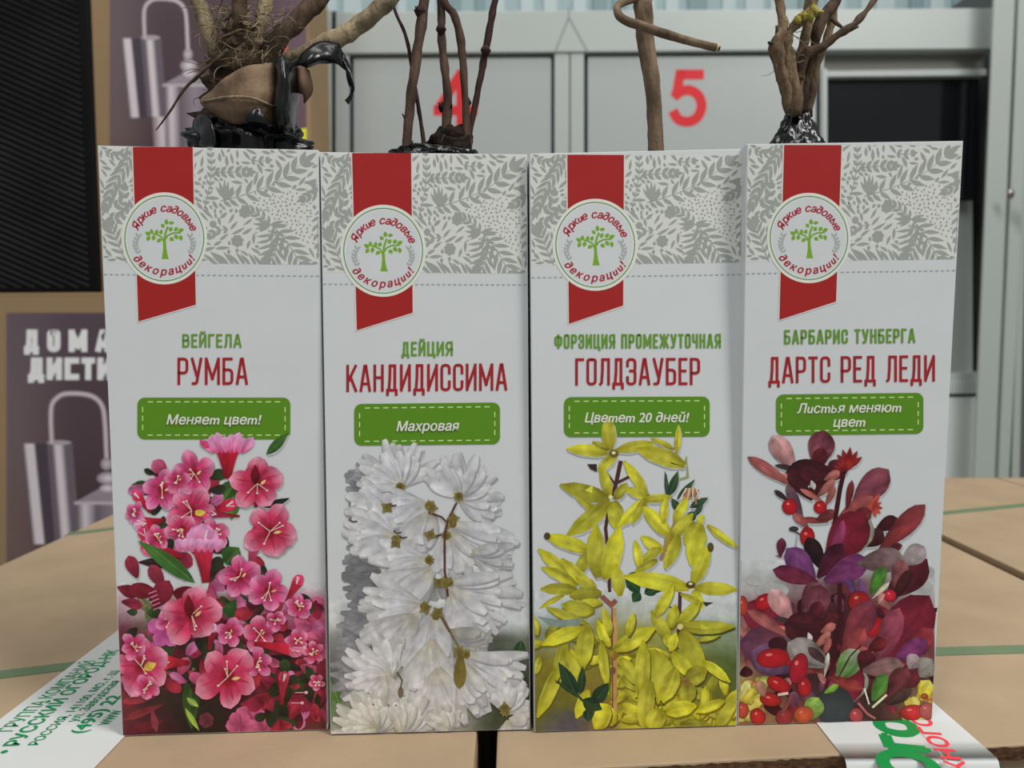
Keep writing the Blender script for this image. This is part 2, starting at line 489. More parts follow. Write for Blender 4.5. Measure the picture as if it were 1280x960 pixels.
lquad('body_shell', [(418, zb), (1300, zb), (1300, 20), (418, 20)], .45, .47, M_pan, locker)
lquad('top_rail', [(420, 68), (1240, 62), (1240, 11), (420, 16)], -.004, .40, M_alu, locker, .002)
def door(x0, x1, xs0, xs1, yt, yb, num, numx, numy):
    """panel x0..x1, stiles xs0..x0 and x1..xs1"""
    d = lquad('door_panel', [(x0, yb), (x1, yb), (x1, yt+2), (x0, yt+3)], .006, .018, M_pan, locker, .001)
    lquad('gasket_and_shade', [(x0-5, yb), (x1+5, yb), (x1+4, yt-3), (x0-5, yt-2)], .013, .030, M_seam, d)
    lquad('stile', [(xs0, yb), (x0-5, yb), (x0-5, yt-2), (xs0, yt-2)], 0, .03, M_alu, locker, .0015)
    lquad('stile', [(x1+4, yb), (xs1, yb), (xs1, yt-2), (x1+4, yt-3)], 0, .03, M_alu, locker, .0015)
    if num:
        A = Art(lk_p+lk_n*.0056, -lk_n, lift=0)
        cm = lambda L: [tuple(p)[:2] for p in catmull([Vector((a, b, 0)) for a, b in L], 5)]
        c_ = C(214, 44, 50, .86)
        if num == '4':
            A.ribbon([(577, 87), (577, 158)], 13, c_); A.ribbon([(577, 90), (548, 137)], 12, c_); A.ribbon([(542, 138), (597, 138)], 12.5, c_)
        else:
            A.ribbon([(880, 93), (846, 93)], 12.5, c_); A.ribbon([(851, 87.5), (845, 122)], 12, c_)
            A.ribbon(cm([(842, 121), (852, 114), (864, 113), (874, 121), (877, 134), (871, 147), (860, 152), (848, 149), (841, 138)]), 12.5, c_)
        A.build('number', d)
door(441, 689, 419, 711.5, 68, 660, '4', 571, 122)
door(735, 1022, 713, 1030, 66, 660, '5', 861, 121)
lquad('end_stile', [(396, 660), (414, 660), (414, 12), (396, 12)], .0, .03, M_alu, locker, .0015)
lquad('gasket_and_shade', [(413, 660), (420, 660), (420, 12), (413, 12)], .006, .03, M_seam, locker)  # no gasket here: dark strip paints the shadow in the gap
# mitred joint of the two door frames
art = Art(lk_p - lk_n*0.0043, -lk_n)
g = C(120, 126, 124, .86)
art.ribbon([(711, 22), (693, 67)], 1.6, g); art.ribbon([(711, 22), (735, 66)], 1.6, g); art.ribbon([(711, 10), (711, 22)], 1.4, g)
art.build('mitre_joint', locker)
# window niche
lquad('lintel', [(1027, 86), (1238, 83), (1238, 62), (1027, 64)], .02, .40, M_lintel, locker)
lquad('window_rail', [(1027, 93), (1238, 91), (1238, 83), (1027, 86)], .012, .03, M_alu, locker)
lquad('jamb', [(1026, 495), (1034, 495), (1034, 86), (1026, 86)], .0, .4, M_alu, locker)
lquad('dark_window', [(1030, 246), (1236, 244), (1236, 88), (1030, 90)], .03, .034, M_dark, locker)
M_inner = mat('locker_inside', C(158, 164, 162, .86), .5, .3, noise_amt=.05, noise_scale=4)
lquad('inner_back', [(1030, 470), (1240, 470), (1240, 244), (1030, 246)], .06, .07, M_inner, locker)
lquad('shelf', [(1030, 478), (1240, 476), (1240, 466), (1030, 468)], .0, .3, M_alu, locker)
lquad('lower_rail', [(1030, 494), (1250, 492), (1250, 476), (1030, 478)], -.002, .3, M_alu, locker, .002)
lquad('lower_gasket', [(1030, 498), (1250, 496), (1250, 492), (1030, 494)], .006, .3, M_seam, locker)
lquad('lower_door', [(1030, 660), (1236, 660), (1250, 496), (1030, 498)], .004, .02, M_pan2, locker, .001)
def knob(px, py, d, rx):
    c = LP(px, py, d)
    me = bpy.data.meshes.new('knob'); bm = bmesh.new()
    bmesh.ops.create_uvsphere(bm, u_segments=18, v_segments=12, radius=rx)
    for v in bm.verts:
        v.co.y *= 0.55; v.co.z *= 1.35
        if v.co.y > 0: v.co.y *= 2.2; v.co.x *= .6; v.co.z *= .6
    bm.to_mesh(me); bm.free(); me.materials.append(M_knob)
    for p in me.polygons: p.use_smooth = True
    return me, c
post = thing('locker_post', 'pale grey upright post with a chrome knob at the right edge, before the dark window', 'post', LP(1240, 690))
post.location.z = FLOOR_Z
def pquad(name, quad, y, dy, material, parent, bev=0.0):
    q = [back(px, py, y) for px, py in quad]
    pts = [q[0], q[1], q[1]+Vector((0, dy, 0)), q[0]+Vector((0, dy, 0)), q[3], q[2], q[2]+Vector((0, dy, 0)), q[3]+Vector((0, dy, 0))]
    return hexa(name, pts, material, parent, bev)
yp = YL-.06
pquad('stile', [(1213, 715), (1239, 715), (1272, -60), (1245, -60)], yp, .006, M_alu2, post, .002)
pquad('gasket_and_shade', [(1239, 715), (1244, 715), (1277, -60), (1272, -60)], yp+.012, .01, M_seam, post)
p2 = pquad('stile', [(1243, 715), (1256, 715), (1294, -60), (1276, -60)], yp+.004, .03, M_alu2, post, .002)
for (kx, ky, kd, kr) in ((1259, 256, -.085, .0095), (1230, 252, -.075, .006)):
    me, c = knob(kx, ky, kd, kr)
    ko = bpy.data.objects.new('knob', me); COL.objects.link(ko); ko.location = c; ko.parent = post
    ko.matrix_parent_inverse = parent_world(post).inverted()
side = thing('steel_cabinet', 'dark grey steel cabinet edge at the far right behind the post', 'cabinet', back(1330, 600, YL-.02)); side.location.z = FLOOR_Z
pquad('cabinet_side', [(1258, 712), (1420, 712), (1420, -60), (1283, -60)], YL-.02, .4, mat('dark_steel', C(78, 80, 80), .5, .4), side)
pquad('door_edge', [(1262, 695), (1272, 695), (1286, 82), (1279, 82)], YL-.026, .006, M_alu2, side)

# ------------------------------------------------------------------ PRINTED CARTONS (left background)
def carton_shell(root, x0, x1, y0, y1, z0, z1, material, front='front_panel', mid=None):
    t = .004
    box(front, x0, x1, y0, y0+t, z0, z1, material, root, .001)
    box('side_panel', x0, x0+t, y0+t, y1-t, z0, z1, material, root)
    box('side_panel', x1-t, x1, y0+t, y1-t, z0, z1, material, root)
    box('back_panel', x0, x1, y1-t, y1, z0, z1, material, root)
    xm = (x0+x1)/2
    box('top_flap', x0, xm-.0008, y0, y1, z1, z1+.004, material, root, .001)
    box('top_flap', xm+.0008, x1, y0, y1, z1, z1+.004, material, root, .001)
def still_print(root, y, mp, rect, letters):
    """print of a distilling still; mp maps the design (px of the upper carton) to px on this carton"""
    A = Art((0, y, 0), (0, -1, 0), lift=.00006)
    A2 = C(84, 70, 72); 
    x0, x1, y0, y1 = rect
    A.grid([x0, x0+.3*(x1-x0), x0+.7*(x1-x0), x1], [y0, y0+.35*(y1-y0), y0+.7*(y1-y0), y1],
           [[C(88, 76, 82), C(74, 62, 70), C(66, 52, 58), C(84, 68, 76)],
            [C(96, 82, 86), C(70, 56, 62), C(78, 60, 66), C(92, 74, 82)],
            [C(98, 80, 78), C(62, 46, 50), C(64, 46, 50), C(80, 62, 70)],
            [C(92, 68, 60), C(76, 56, 56), C(56, 38, 42), C(70, 52, 58)]])
    q = mp
    def cyl(xa, ya, xb, yb, skew, stops):
        for i in range(len(stops)-1):
            (u0, c0), (u1, c1) = stops[i], stops[i+1]
            P = []
            for (u, yy, sk) in ((u0, ya, 0), (u1, ya, 0), (u1, yb, skew), (u0, yb, skew)):
                P.append(q(xa+(xb-xa)*u+sk, yy))
            A.shape(P, [(0, 1, 2, 3)], [C(*c0), C(*c1), C(*c1), C(*c0)])
    g1, g2, g3, g4 = (190, 180, 186), (92, 84, 92), (64, 56, 64), (128, 118, 126)
    cyl(152, 48, 178, 147, 10, [(0, g3), (.15, g1), (.4, g1), (.5, g3), (1, g3)])
    cyl(176, 46, 201, 146, 8, [(0, g2), (.2, g2), (.35, g1), (.5, g1), (.7, g2), (1, g2)])
    A.disc(*q(188, 47), 12*q(1, 0, True), 3, C(150, 142, 150))
    cyl(190, 146, 212, 215, 4, [(0, (110, 92, 98)), (.5, g1), (1, (96, 84, 92))])
    cyl(206, 105, 268, 230, 3, [(0, g2), (.12, g1), (.3, g2), (.6, g4), (1, g2)])
    A.poly([q(203, 106), q(232, 90), q(246, 90), q(272, 106)], C(132, 122, 130))
    A.poly([q(203, 105), q(270, 105), q(270, 108), q(203, 108)], C(168, 158, 166))
    A.disc(*q(236, 82), 11*q(1, 0, True), 8, C(120, 110, 118), C(200, 192, 198))
    A.disc(*q(236, 92), 8*q(1, 0, True), 5, C(150, 142, 148), C(200, 192, 198))
    A.disc(*q(235, 68), 6*q(1, 0, True), 8, C(130, 120, 126), C(180, 172, 178))
    arch = [q(*p) for p in ((181, 48), (180, 24), (181, 10), (186, 3), (194, -1), (210, -1), (222, 2), (230, 10), (233, 24), (235, 62))]
    arch = [tuple(p)[:2] for p in catmull([Vector((a[0], a[1], 0)) for a in arch], 4)]
    A.ribbon(arch, 5*q(1, 0, True), C(150, 136, 142)); A.ribbon(arch, 2*q(1, 0, True), C(186, 174, 178))
    A.disc(*q(273, 90), 6, 7, C(190, 50, 60), ang=20)
    A.poly([q(345, 50), q(356, 47), q(360, 62), q(346, 72)], C(220, 84, 64))
    A.poly([q(366, 163), q(383, 160), q(383, 215), q(366, 215)], C(222, 196, 30))
    A.build('still_picture', root)
    if letters:
        A.caps('ДОМА', 84, 426, 108, 28, C(214, 214, 208), t=.27, gap=.22)
        A.caps('ДИСТИ', 88, 461, 106, 28, C(214, 214, 208), t=.27, gap=.06, slope=.0)
        A.build('lettering', root)
YU, YLW = 0.92, 0.67
pu0 = back(117, 190, YU); pu1 = back(389, 190, YU)
up = thing('printed_carton', 'tall printed carton with a steel still picture, directly left of the lockers', 'box', (pu0.x+.18, YU+.06, .13), 'cartons printed with a still')
carton_shell(up, pu0.x, pu1.x, YU, YU+.125, .13, .757, M_cardb)
mapU = lambda x, y, s=False: 1.0 if s else (x, y)
still_print(up, YU, mapU, (137, 383, -100, 420), False)
sp = thing('cardboard_carton', 'plain brown carton on the floor carrying the still carton by the lockers', 'box', (pu0.x+.18, YU+.06, FLOOR_Z))
carton_shell(sp, pu0.x-.01, pu1.x+.01, YU-.01, YU+.13, FLOOR_Z, .126, M_cardb)
zt = back(60, 366, YLW).z
pl0 = back(-30, 400, YLW)
lo = thing('printed_carton', 'nearer printed carton reading ДОМА ДИСТИ with a still picture, at far left', 'box', (pl0.x+.2, YLW+.1, FLOOR_Z), 'cartons printed with a still')
carton_shell(lo, pl0.x, pl0.x+.37, YLW, YLW+.23, FLOOR_Z, zt-.004, M_cardb)
kk = 1.27
mapL = lambda x, y, s=False: kk if s else (28+(x-152)*kk, 552+(y-46)*kk)
still_print(lo, YLW, mapL, (8, 325, 391, 790), True)

# black ribbed panel (a dark crate with diagonal ridges)
cr = thing('ribbed_black_panel', 'black plastic panel with diagonal ribs standing on the ДОМА ДИСТИ carton', 'panel', (-.6, YLW+.05, zt))
M_rb = mat('black_ribbed_plastic', (0.004, 0.004, 0.004), 0.5, 0.15, noise_amt=.4, noise_scale=8)
M_rb2 = mat('dark_ridge_plastic', (0.028, 0.028, 0.028), 0.5, 0.2, noise_amt=.45, noise_scale=12)
ca = back(-60, 365, YLW+.01); cb = back(128, 365, YLW+.01); ct = back(60, -60, YLW+.01).z
box('panel_body', ca.x, cb.x-.004, YLW+.012, YLW+.02, zt+.0005, ct, M_rb, cr, .003)
mb = MB()
xa, xb = ca.x+.004, cb.x-.016
sl = math.tan(R_(-24)); pitch_r = .0076
z = zt-.02
while z < ct+.12:
    # ridge line z + sl*(x-xa), clipped to the panel
    pts = []
    for k in range(2):
        pass
    p0x, p1x = xa, xb
    f0 = z; f1 = z+sl*(xb-xa)
    if f0 > ct-.004: p0x = xa+(ct-.004-z)/sl; f0 = ct-.004
    if f1 < zt+.006: p1x = xa+(zt+.006-z)/sl; f1 = zt+.006
    if p1x-p0x > .004:
        h = .0020
        b0 = len(mb.v)
        for (px_, pz_) in ((p0x, f0), (p1x, f1)):
            mb.v += [Vector((px_, YLW+.0125, pz_-h)), Vector((px_, YLW+.0095, pz_)), Vector((px_, YLW+.0125, pz_+h))]
        mb.f += [(b0, b0+1, b0+4, b0+3), (b0+1, b0+2, b0+5, b0+4)]
    z += pitch_r
o = mb.build('ribs', M_rb2, cr, False); o['kind'] = 'stuff'

# ------------------------------------------------------------------ CARTONS UNDER THE BOXES
def text_on(A, body, a, b, cap, col, offset=.02, spacing=1.0, up_dir=None):
    """text on the ground plane from px a to px b along that line, capital height cap (m)"""
    p0 = ground(*a, A.p0.z); p1 = ground(*b, A.p0.z)
    vs, fs, bb = glyph_mesh(body, 0, 0.0, spacing)
    hb = glyph_mesh('Н', 0, 0.0)[2]
    d = (p1-p0); L = d.length; d.normalize(); u = Vector((-d.y, d.x, 0))
    sx = L/(bb[2]-bb[0]); sy = cap/(hb[3]-hb[1])
    for (ox, oy) in ((-offset, 0), (offset, 0), (0, -offset), (0, offset)):
        A.shape([p0+d*((x+ox-bb[0])*sx)+u*((y+oy)*sy) for x, y in vs], fs, col, world=True)
def shipping_carton(label, x0, x1, y0, y1, yaw, piv, straps, tape, group, corr=False):
    root = thing('shipping_carton', label, 'box', (piv[0], piv[1], -.30), group)
    t = .005; zt_ = -.0003
    def rp(x, y, z):
        return Vector((x, y+math.tan(yaw)*(x-piv[0]), z))     # the carton stands slightly out of square
    def rbox(name, a, b, c, d, e, f, mt, bev=.0, parent=None):
        return hexa(name, [rp(a, c, e), rp(b, c, e), rp(b, d, e), rp(a, d, e), rp(a, c, f), rp(b, c, f), rp(b, d, f), rp(a, d, f)], mt, parent or root, bev)
    rbox('front_panel', x0, x1, y0+.002, y0+t, -.30, zt_-t, M_card)
    rbox('back_panel', x0, x1, y1-t, y1-.002, -.30, zt_-t, M_card)
    rbox('side_panel', x0, x0+t, y0+t, y1-t, -.30, zt_-t, M_card)
    rbox('side_panel', x1-t, x1, y0+t, y1-t, -.30, zt_-t, M_card)
    xm = (x0+x1)/2
    fa = rbox('top_flap', x0, xm-.0006, y0, y1, zt_-t+.0002, zt_, M_card, .0012)
    fb = rbox('top_flap', xm+.0006, x1, y0, y1, zt_-t+.0002, zt_, M_card, .0012)
    if corr:                                    # raw corrugated edge seen along the front
        V = []; Fc = []
        n = 150; rd = random.Random(5)
        for i in range(n+1):
            x = x0+(x1-x0)*i/n
            j1 = rd.uniform(-.0005, .0006); j2 = rd.uniform(-.0004, .0004)
            V += [rp(x, y0-.0006+j1*.6, zt_-.0004+j2*.4), rp(x, y0-.0010+j1, zt_-.0048), rp(x, y0+.004, zt_-.0052), rp(x, y0+.0015, zt_-.0002)]
        for i in range(n):
            for k in range(3): Fc.append((i*4+k, i*4+k+1, (i+1)*4+k+1, (i+1)*4+k))
        mesh_obj('corrugated_edge', V, Fc, M_edge, root)
    for (a, b, wd) in straps:
        pa, pb = ground(*a), ground(*b)
        d = (pb-pa).normalized(); u = Vector((-d.y, d.x, 0))*wd/2
        e0 = pa+d*((x0+.0-pa.x)/d.x) if a[0] < 640 or True else pa
        e1 = pa+d*((x1-.0-pa.x)/d.x)
        e0 = Vector((e0.x, e0.y, 0)); e1 = Vector((e1.x, e1.y, 0))
        hexa('strap', [e0-u+Vector((0, 0, -.0003)), e1-u+Vector((0, 0, -.0003)), e1+u+Vector((0, 0, -.0003)), e0+u+Vector((0, 0, -.0003)),
                       e0-u+Vector((0, 0, .00005)), e1-u+Vector((0, 0, .00005)), e1+u+Vector((0, 0, .00005)), e0+u+Vector((0, 0, .00005))], M_strap, root)
        for (e, sg) in ((e0, -1), (e1, 1)):
            box('strap', e.x+(-.0006 if sg < 0 else 0), e.x+(0 if sg < 0 else .0006), e.y-wd/2, e.y+wd/2, -.295, 0, M_strap, root)
    if tape:
        ta, tb, ty0, ty1 = tape
        V = []; Fc = []; nx, ny = 8, 40
        for j in range(ny+1):
            yy = ty0+(ty1-ty0)*j/ny
            for i in range(nx+1):
                xx = ta+(tb-ta)*i/nx
                V.append(Vector((xx, yy, .00012+.00006*noise.noise(Vector((xx*60, yy*45, 1))))))
        for j in range(ny):
            for i in range(nx):
                b = j*(nx+1)+i; Fc.append((b, b+1, b+nx+2, b+nx+1))
        # turned down over the front edge
        b0 = len(V)
        for (dy, dz) in ((-.0012, -.0006), (-.0022, -.003), (-.0022, -.05)):
            for i in range(nx+1): V.append(Vector((ta+(tb-ta)*i/nx, ty0+dy, dz)))
        for j in range(3):
            for i in range(nx):
                a_ = i if j == 0 else b0+(j-1)*(nx+1)+i
                c_ = b0+j*(nx+1)+i
                Fc.append((a_, a_+1, c_+1, c_))
        tp = mesh_obj('tape', V, Fc, M_tape, root, True)
        tp['label'] = 'white glossy packing tape with printed lettering'
        return root, tp
    return root, None
GREEN = C(20, 128, 62, .72); GREEN2 = C(20, 120, 70, .72); REDT = C(214, 60, 70, .72)
GRP = 'strapped shipping cartons under the plant boxes'
fr = ground(1280, 934); fm = ground(780, 961)
yawR = math.atan2(fr.y-fm.y, fr.x-fm.x)
x_gap = ground(607, 945).x
gl0, gl1 = ground(1280, 725), ground(1180, 665)
rA, tR = shipping_carton('brown strapped carton under the forsythia and barberry boxes, green and red tape lettering', x_gap+.0035, .284, fm.y-.0015, .41, yawR, (x_gap+.0035, fm.y-.0015),
    [((1172, 814), (1280, 811), .0085)], (ground(1026, 906).x-.001, ground(1178, 888).x, fr.y-.0065, .40), GRP, corr=True)
rB, tL = shipping_carton('brown strapped carton under the weigela and deutzia boxes, green address tape', -.312, x_gap-.0035, -.075, .36, 0, (-.312, -.1),
    [((0, 843), (137, 826), .0085), ((80, 668), (137, 661), .0085)], (-.1865, -.135, -.073, .355), GRP)
rC, _ = shipping_carton('brown carton beyond a dark gap at right, behind the barberry box carton', .293, .62, .12, .47, -.02, (.293, .12),
    [((1190, 640), (1280, 631), .0085)], None, GRP)
A = Art((0, 0, .00022), (0, 0, 1), lift=0)
text_on(A, 'ГРУППА КОМПАНИЙ', (15, 914), (120, 826), .0052, GREEN2, .012)
text_on(A, '• РУССКИЙ ОГОРОД-НК', (13, 941), (150, 812), .0052, GREEN2, .03)
text_on(A, 'РОССИЯ, 141100, МО, г. Щ', (47, 931), (150, 838), .0034, GREEN2, .02)
text_on(A, 'ул. Заводская', (95, 902), (150, 851), .0036, GREEN2, .02)
text_on(A, '(495) 22', (104, 916), (153, 869), .0052, GREEN2, .03)
text_on(A, 'WWW.', (136, 906), (155, 887), .0040, GREEN2, .03)
A.build('lettering', tL)
A = Art((0, 0, .00022), (0, 0, 1), lift=0)
text_on(A, 'Ого', (1181, 978), (1138, 899), .0165, GREEN, .05, .92)
o = A.build('green_lettering', tR); o['label'] = 'large green letters'
text_on(A, 'КНОГО', (1214, 964), (1159, 896), .0062, REDT, .03)
o = A.build('red_lettering', tR); o['label'] = 'small red letters'
# a seam in the far tape layer
art = Art((0, 0, .00021), (0, 0, 1), lift=0)
art.ribbon([(1133, 898), (1165, 930), (1196, 965)], 1.1, C(150, 152, 150))
art.build('tape_edge', tR)
plt = thing('wooden_pallet', 'wooden pallet carrying the strapped cartons', 'pallet', (0, .15, FLOOR_Z))
M_wood = mat('pallet_wood', C(150, 120, 82), .8, .2, noise_amt=.2, noise_scale=14, stretch=(1, 8, 1))
for k in range(7): box('deck_board', -.36, .66, -.09+k*.085, -.02+k*.085, -.32, -.301, M_wood, plt, .001)
for k in range(3): box('stringer', -.36+k*.46, -.27+k*.46, -.09, .49, FLOOR_Z, -.3205, M_wood, plt, .001)

# ------------------------------------------------------------------ THE FOUR PLANT BOXES
BOX = [
 dict(c=[(122, 182), (398, 187.5), (153, 920), (410, 912)], lean=-.0055, em=(205.5, 298), er=53, rib=((166, 241), (173, 245), 182, 402, 381), band=(328, 331), dash=(343, 345),
      green=('ВЕЙГЕЛА', 265, 426, 74, 17), red=('РУМБА', 266, 464, 88, 34), ban=(172, 497, 363, 549, 0.0), bt=[('Меняет цвет!', 268, 524, 118)],
      label='leftmost white plant box, РУМБА lettering over pink weigela flowers'),
 dict(c=[(400, 190), (659, 193), (413, 918), (663, 912)], lean=.0116, em=(479, 313.5), er=53, rib=((440, 514), (446, 516), 190, 413, 391), band=(340, 342), dash=(355, 356),
      green=('ДЕЙЦИЯ', 534, 436, 64, 18), red=('КАНДИДИССИМА', 533.5, 472, 201, 34), ban=(443, 504, 625, 556, .010), bt=[('Махровая', 535, 532, 78)],
      label='white plant box, КАНДИДИССИМА lettering over white double flowers'),
 dict(c=[(662, 192), (929, 186), (668, 915), (921, 907)], lean=.0054, em=(744, 306), er=53, rib=((709, 780), (711, 779), 192, 405, 382), band=(332, 328), dash=(347, 343),
      green=('ФОРЗИЦИЯ ПРОМЕЖУТОЧНАЯ', 797, 426.5, 208, 18), red=('ГОЛДЗАУБЕР', 797, 464.5, 156, 34), ban=(705, 496, 887, 546, .004), bt=[('Цветет 20 дней!', 796, 521.5, 130)],
      label='white plant box, ГОЛДЗАУБЕР lettering over yellow forsythia flowers'),
 dict(c=[(934, 180), (1204, 176), (922, 906), (1165, 900)], lean=-.0271, em=(1011, 297.5), er=52, rib=((980, 1052), (974, 1045), 178, 400, 377), band=(327, 324), dash=(342, 338),
      green=('БАРБАРИС ТУНБЕРГА', 1062, 420.5, 164, 18), red=('ДАРТС РЕД ЛЕДИ', 1064.5, 461.5, 208, 33), ban=(970, 492, 1154, 543, .012), bt=[('Листья меняют', 1061, 509.5, 130), ('цвет', 1061, 527, 40)],
      label='rightmost white plant box, ДАРТС РЕД ЛЕДИ lettering over dark red leaves'),
]
DEPTH = .066; TH = .0007
WHITE = C(*PAPER)
RIBC = C(146, 32, 30); EMW = C(200, 203, 194); EMT = C(150, 34, 48); LEAFG = C(108, 150, 44); RING = C(96, 132, 84)
GT = C(92, 134, 48); RT_ = C(146, 30, 36); BAN = C(80, 124, 26); BDASH = C(186, 210, 140); BTX = C(206, 218, 190)
BANDC = C(192, 193, 188); ORN = C(142, 145, 140)

# the leafy ornament, drawn once: list of closed outlines in a 276 x 146 frame (x right, y down)
ORNS = []; ORW, ORH = 276.0, 147.0
occ = bytearray(276*148)
def o_leaf(x, y, ang, L, W, bend=0.0, prof='lan', test=False, margin=1.2):
    if not test: W *= 1.25
    a = R_(ang); dx, dy = math.cos(a), -math.sin(a); nx, ny = -dy, dx
    n = 5 if L > 9 else 4; up_, dn = [], []
    for i in range(n+1):
        u = i/n
        wd = math.sin(math.pi*u**.85)*W*.5 if prof == 'lan' else math.sin(math.pi*u**1.3)**.8*W*.5
        if i in (0, n): wd = 0.25 if i == 0 else 0
        o_ = bend*L*u*u
        up_.append((x+dx*L*u+nx*(wd+o_), y+dy*L*u+ny*(wd+o_)))
        dn.append((x+dx*L*u+nx*(-wd+o_), y+dy*L*u+ny*(-wd+o_)))
    pts = up_+dn[::-1][1:]
    smp = []
    for i in range(1, 2*n):
        u = i/(2*n); wd = math.sin(math.pi*u**.85)*W*.5; o_ = bend*L*u*u
        for v in (-1, -.3, .3, 1):
            smp.append((x+dx*L*u+nx*(wd*v+o_+(margin*v if test else 0)), y+dy*L*u+ny*(wd*v+o_+(margin*v if test else 0))))
    if test:
        smp.append((x+dx*(L+1.2), y+dy*(L+1.2)))
        for (a_, b_) in smp:
            i, j = int(a_), int(b_)
            if not (0 <= i < 276 and 0 <= j < 147) or occ[j*276+i]: return False
    for (a_, b_) in smp:
        i, j = int(a_), int(b_)
        if 0 <= i < 276 and 0 <= j < 147: occ[j*276+i] = 1
    ORNS.append(pts)
    return True
def o_stem(pts, w0=1.5, w1=.7):
    P = [tuple(p)[:2] for p in catmull([Vector((a, b, 0)) for a, b in pts], 5)]
    L, Rr = [], []
    N = len(P)
    for i, p in enumerate(P):
        q0 = P[max(i-1, 0)]; q1 = P[min(i+1, N-1)]
        d = Vector((q1[0]-q0[0], q1[1]-q0[1])).normalized(); w_ = (w0+(w1-w0)*i/(N-1))/2
        L.append((p[0]-d.y*w_, p[1]+d.x*w_)); Rr.append((p[0]+d.y*w_, p[1]-d.x*w_))
        if 0 <= p[0] < 276 and 0 <= p[1] < 147: occ[int(p[1])*276+int(p[0])] = 1
    for i in range(N-1): ORNS.append([L[i], L[i+1], Rr[i+1], Rr[i]])
    return P
def frond(pts, n, L0, L1, W0, W1, sp0=55, sp1=30, sides=(1, -1), bend=.12, start=.06, stem=1.5, kl=(1, 1)):
    P = o_stem(pts, stem, .6); N = len(P)
    for k in range(n):
        u = start+(1-start)*k/max(n-1, 1)
        f = u*(N-1); i = min(int(f), N-2); t = f-i
        x = P[i][0]*(1-t)+P[i+1][0]*t; y = P[i][1]*(1-t)+P[i+1][1]*t
        d = math.degrees(math.atan2(-(P[i+1][1]-P[i][1]), P[i+1][0]-P[i][0]))
        sp = sp0+(sp1-sp0)*u; env = math.sin(math.pi*min(max(u*.8+.16, 0), 1))
        for s_ in sides:
            kk_ = kl[0] if s_ > 0 else kl[1]
            o_leaf(x, y, d+s_*sp, (L0+(L1-L0)*u)*(.6+.4*env)*kk_, (W0+(W1-W0)*u), -s_*bend*-1)
    # end leaf
    d = math.degrees(math.atan2(-(P[-1][1]-P[-2][1]), P[-1][0]-P[-2][0]))
    o_leaf(P[-1][0], P[-1][1], d, L1*.9, W1)
z4 = lambda x, y: (128+x/5.4875, y/5.4875-8)         # crop frames used while tracing -> ornament frame
z3 = lambda x, y: (-2+x/5.4875, y/5.4875-8)
frond([z4(130, 415), z4(230, 388), z4(400, 330), z4(550, 258), z4(690, 150)], 10, 15, 29, 4, 6, 62, 38, bend=.1, kl=(1, .95))
frond([z4(480, 575), z4(540, 640), z4(600, 720), z4(650, 800), z4(700, 870)], 8, 22, 25, 4, 5, 62, 42, bend=.1)
frond([z4(492, 600), z4(515, 700), z4(490, 790), z4(440, 870)], 8, 18, 24, 3.4, 4.2, 46, 36, sides=(1, -1), bend=-.1)
frond([z4(90, 215), z4(160, 212), z4(250, 208), z4(320, 208)], 6, 10, 14, 4, 4.8, 55, 45)
frond([z4(20, 465), z4(60, 300), z4(75, 180), z4(70, 60)], 8, 7, 11, 2.6, 3.2, 50, 40)
frond([z4(350, 120), z4(400, 130), z4(450, 125)], 3, 9, 10, 3.4, 4, 60, 50)
frond([z4(180, 610), z4(110, 620), z4(60, 650)], 4, 9, 12, 3, 4, 50, 40)
frond([z4(470, 570), z4(400, 510), z4(330, 470)], 5, 12, 13, 3, 3.6, 55, 35)
for a, L in ((75, 24), (95, 26), (112, 25), (55, 20), (130, 20), (35, 17)): o_leaf(*z4(165, 400), a, L, 3.6, .08 if a > 90 else -.08)
for a, L in ((200, 20), (180, 22), (160, 19), (215, 17), (20, 18), (-5, 20)): o_leaf(*z4(470, 575), a, L, 3.6, .06)
for k in range(9):
    o_leaf(*z4(100+k*38, 868), 132-k*2-(k % 2)*8, 26-k*.9, 5.2 if k in (1, 2) else 3.8, -.16)
for k in range(6): o_leaf(*z4(478, 640+k*34), 200+k*6, 20, 3.4, .2)
for k in range(6): o_leaf(*z4(800, 250+k*18), 205-k*16, 17, 3.4, .05)
frond([z4(870, 290), z4(800, 340), z4(720, 380)], 5, 13, 15, 3.2, 4, 45, 35)
frond([z4(880, 330), z4(840, 450), z4(800, 560), z4(800, 700)], 7, 12, 14, 3, 3.6, 42, 38)
# left of the ribbon
frond([z3(255, 60), z3(200, 170), z3(120, 300), z3(60, 440)], 9, 20, 22, 3.6, 4.2, 40, 28, bend=.12)
frond([z3(60, 80), z3(140, 110), z3(240, 70)], 6, 10, 12, 3, 3.5, 50, 40)
frond([z3(60, 545), z3(130, 540), z3(200, 500), z3(250, 430)], 6, 12, 14, 4.4, 5, 55, 45)
frond([z3(110, 470), z3(160, 430), z3(180, 350)], 4, 12, 13, 4.4, 4.8, 50, 40)
frond([z3(180, 860), z3(130, 740), z3(90, 640), z3(60, 600)], 8, 17, 18, 3.4, 3.8, 42, 30, bend=-.1)
for cx, cy, rr in ((z4(295, 490)+(8,)), (z4(240, 690)+(8.5,)), (z4(75, 575)+(5,))):
    for k in range(7): o_leaf(cx, cy, k*51+12, rr, rr*.62, 0, 'ob')
rd = random.Random(11)
for _ in range(900):                                     # the dense speckled sprig
    x, y = rd.uniform(196, 268), rd.uniform(55, 120)
    o_leaf(x, y, rd.choice((60, 90, 120, 0, 180))+rd.uniform(-25, 25), rd.uniform(3, 4.6), rd.uniform(1.9, 2.7), test=True, margin=.3)
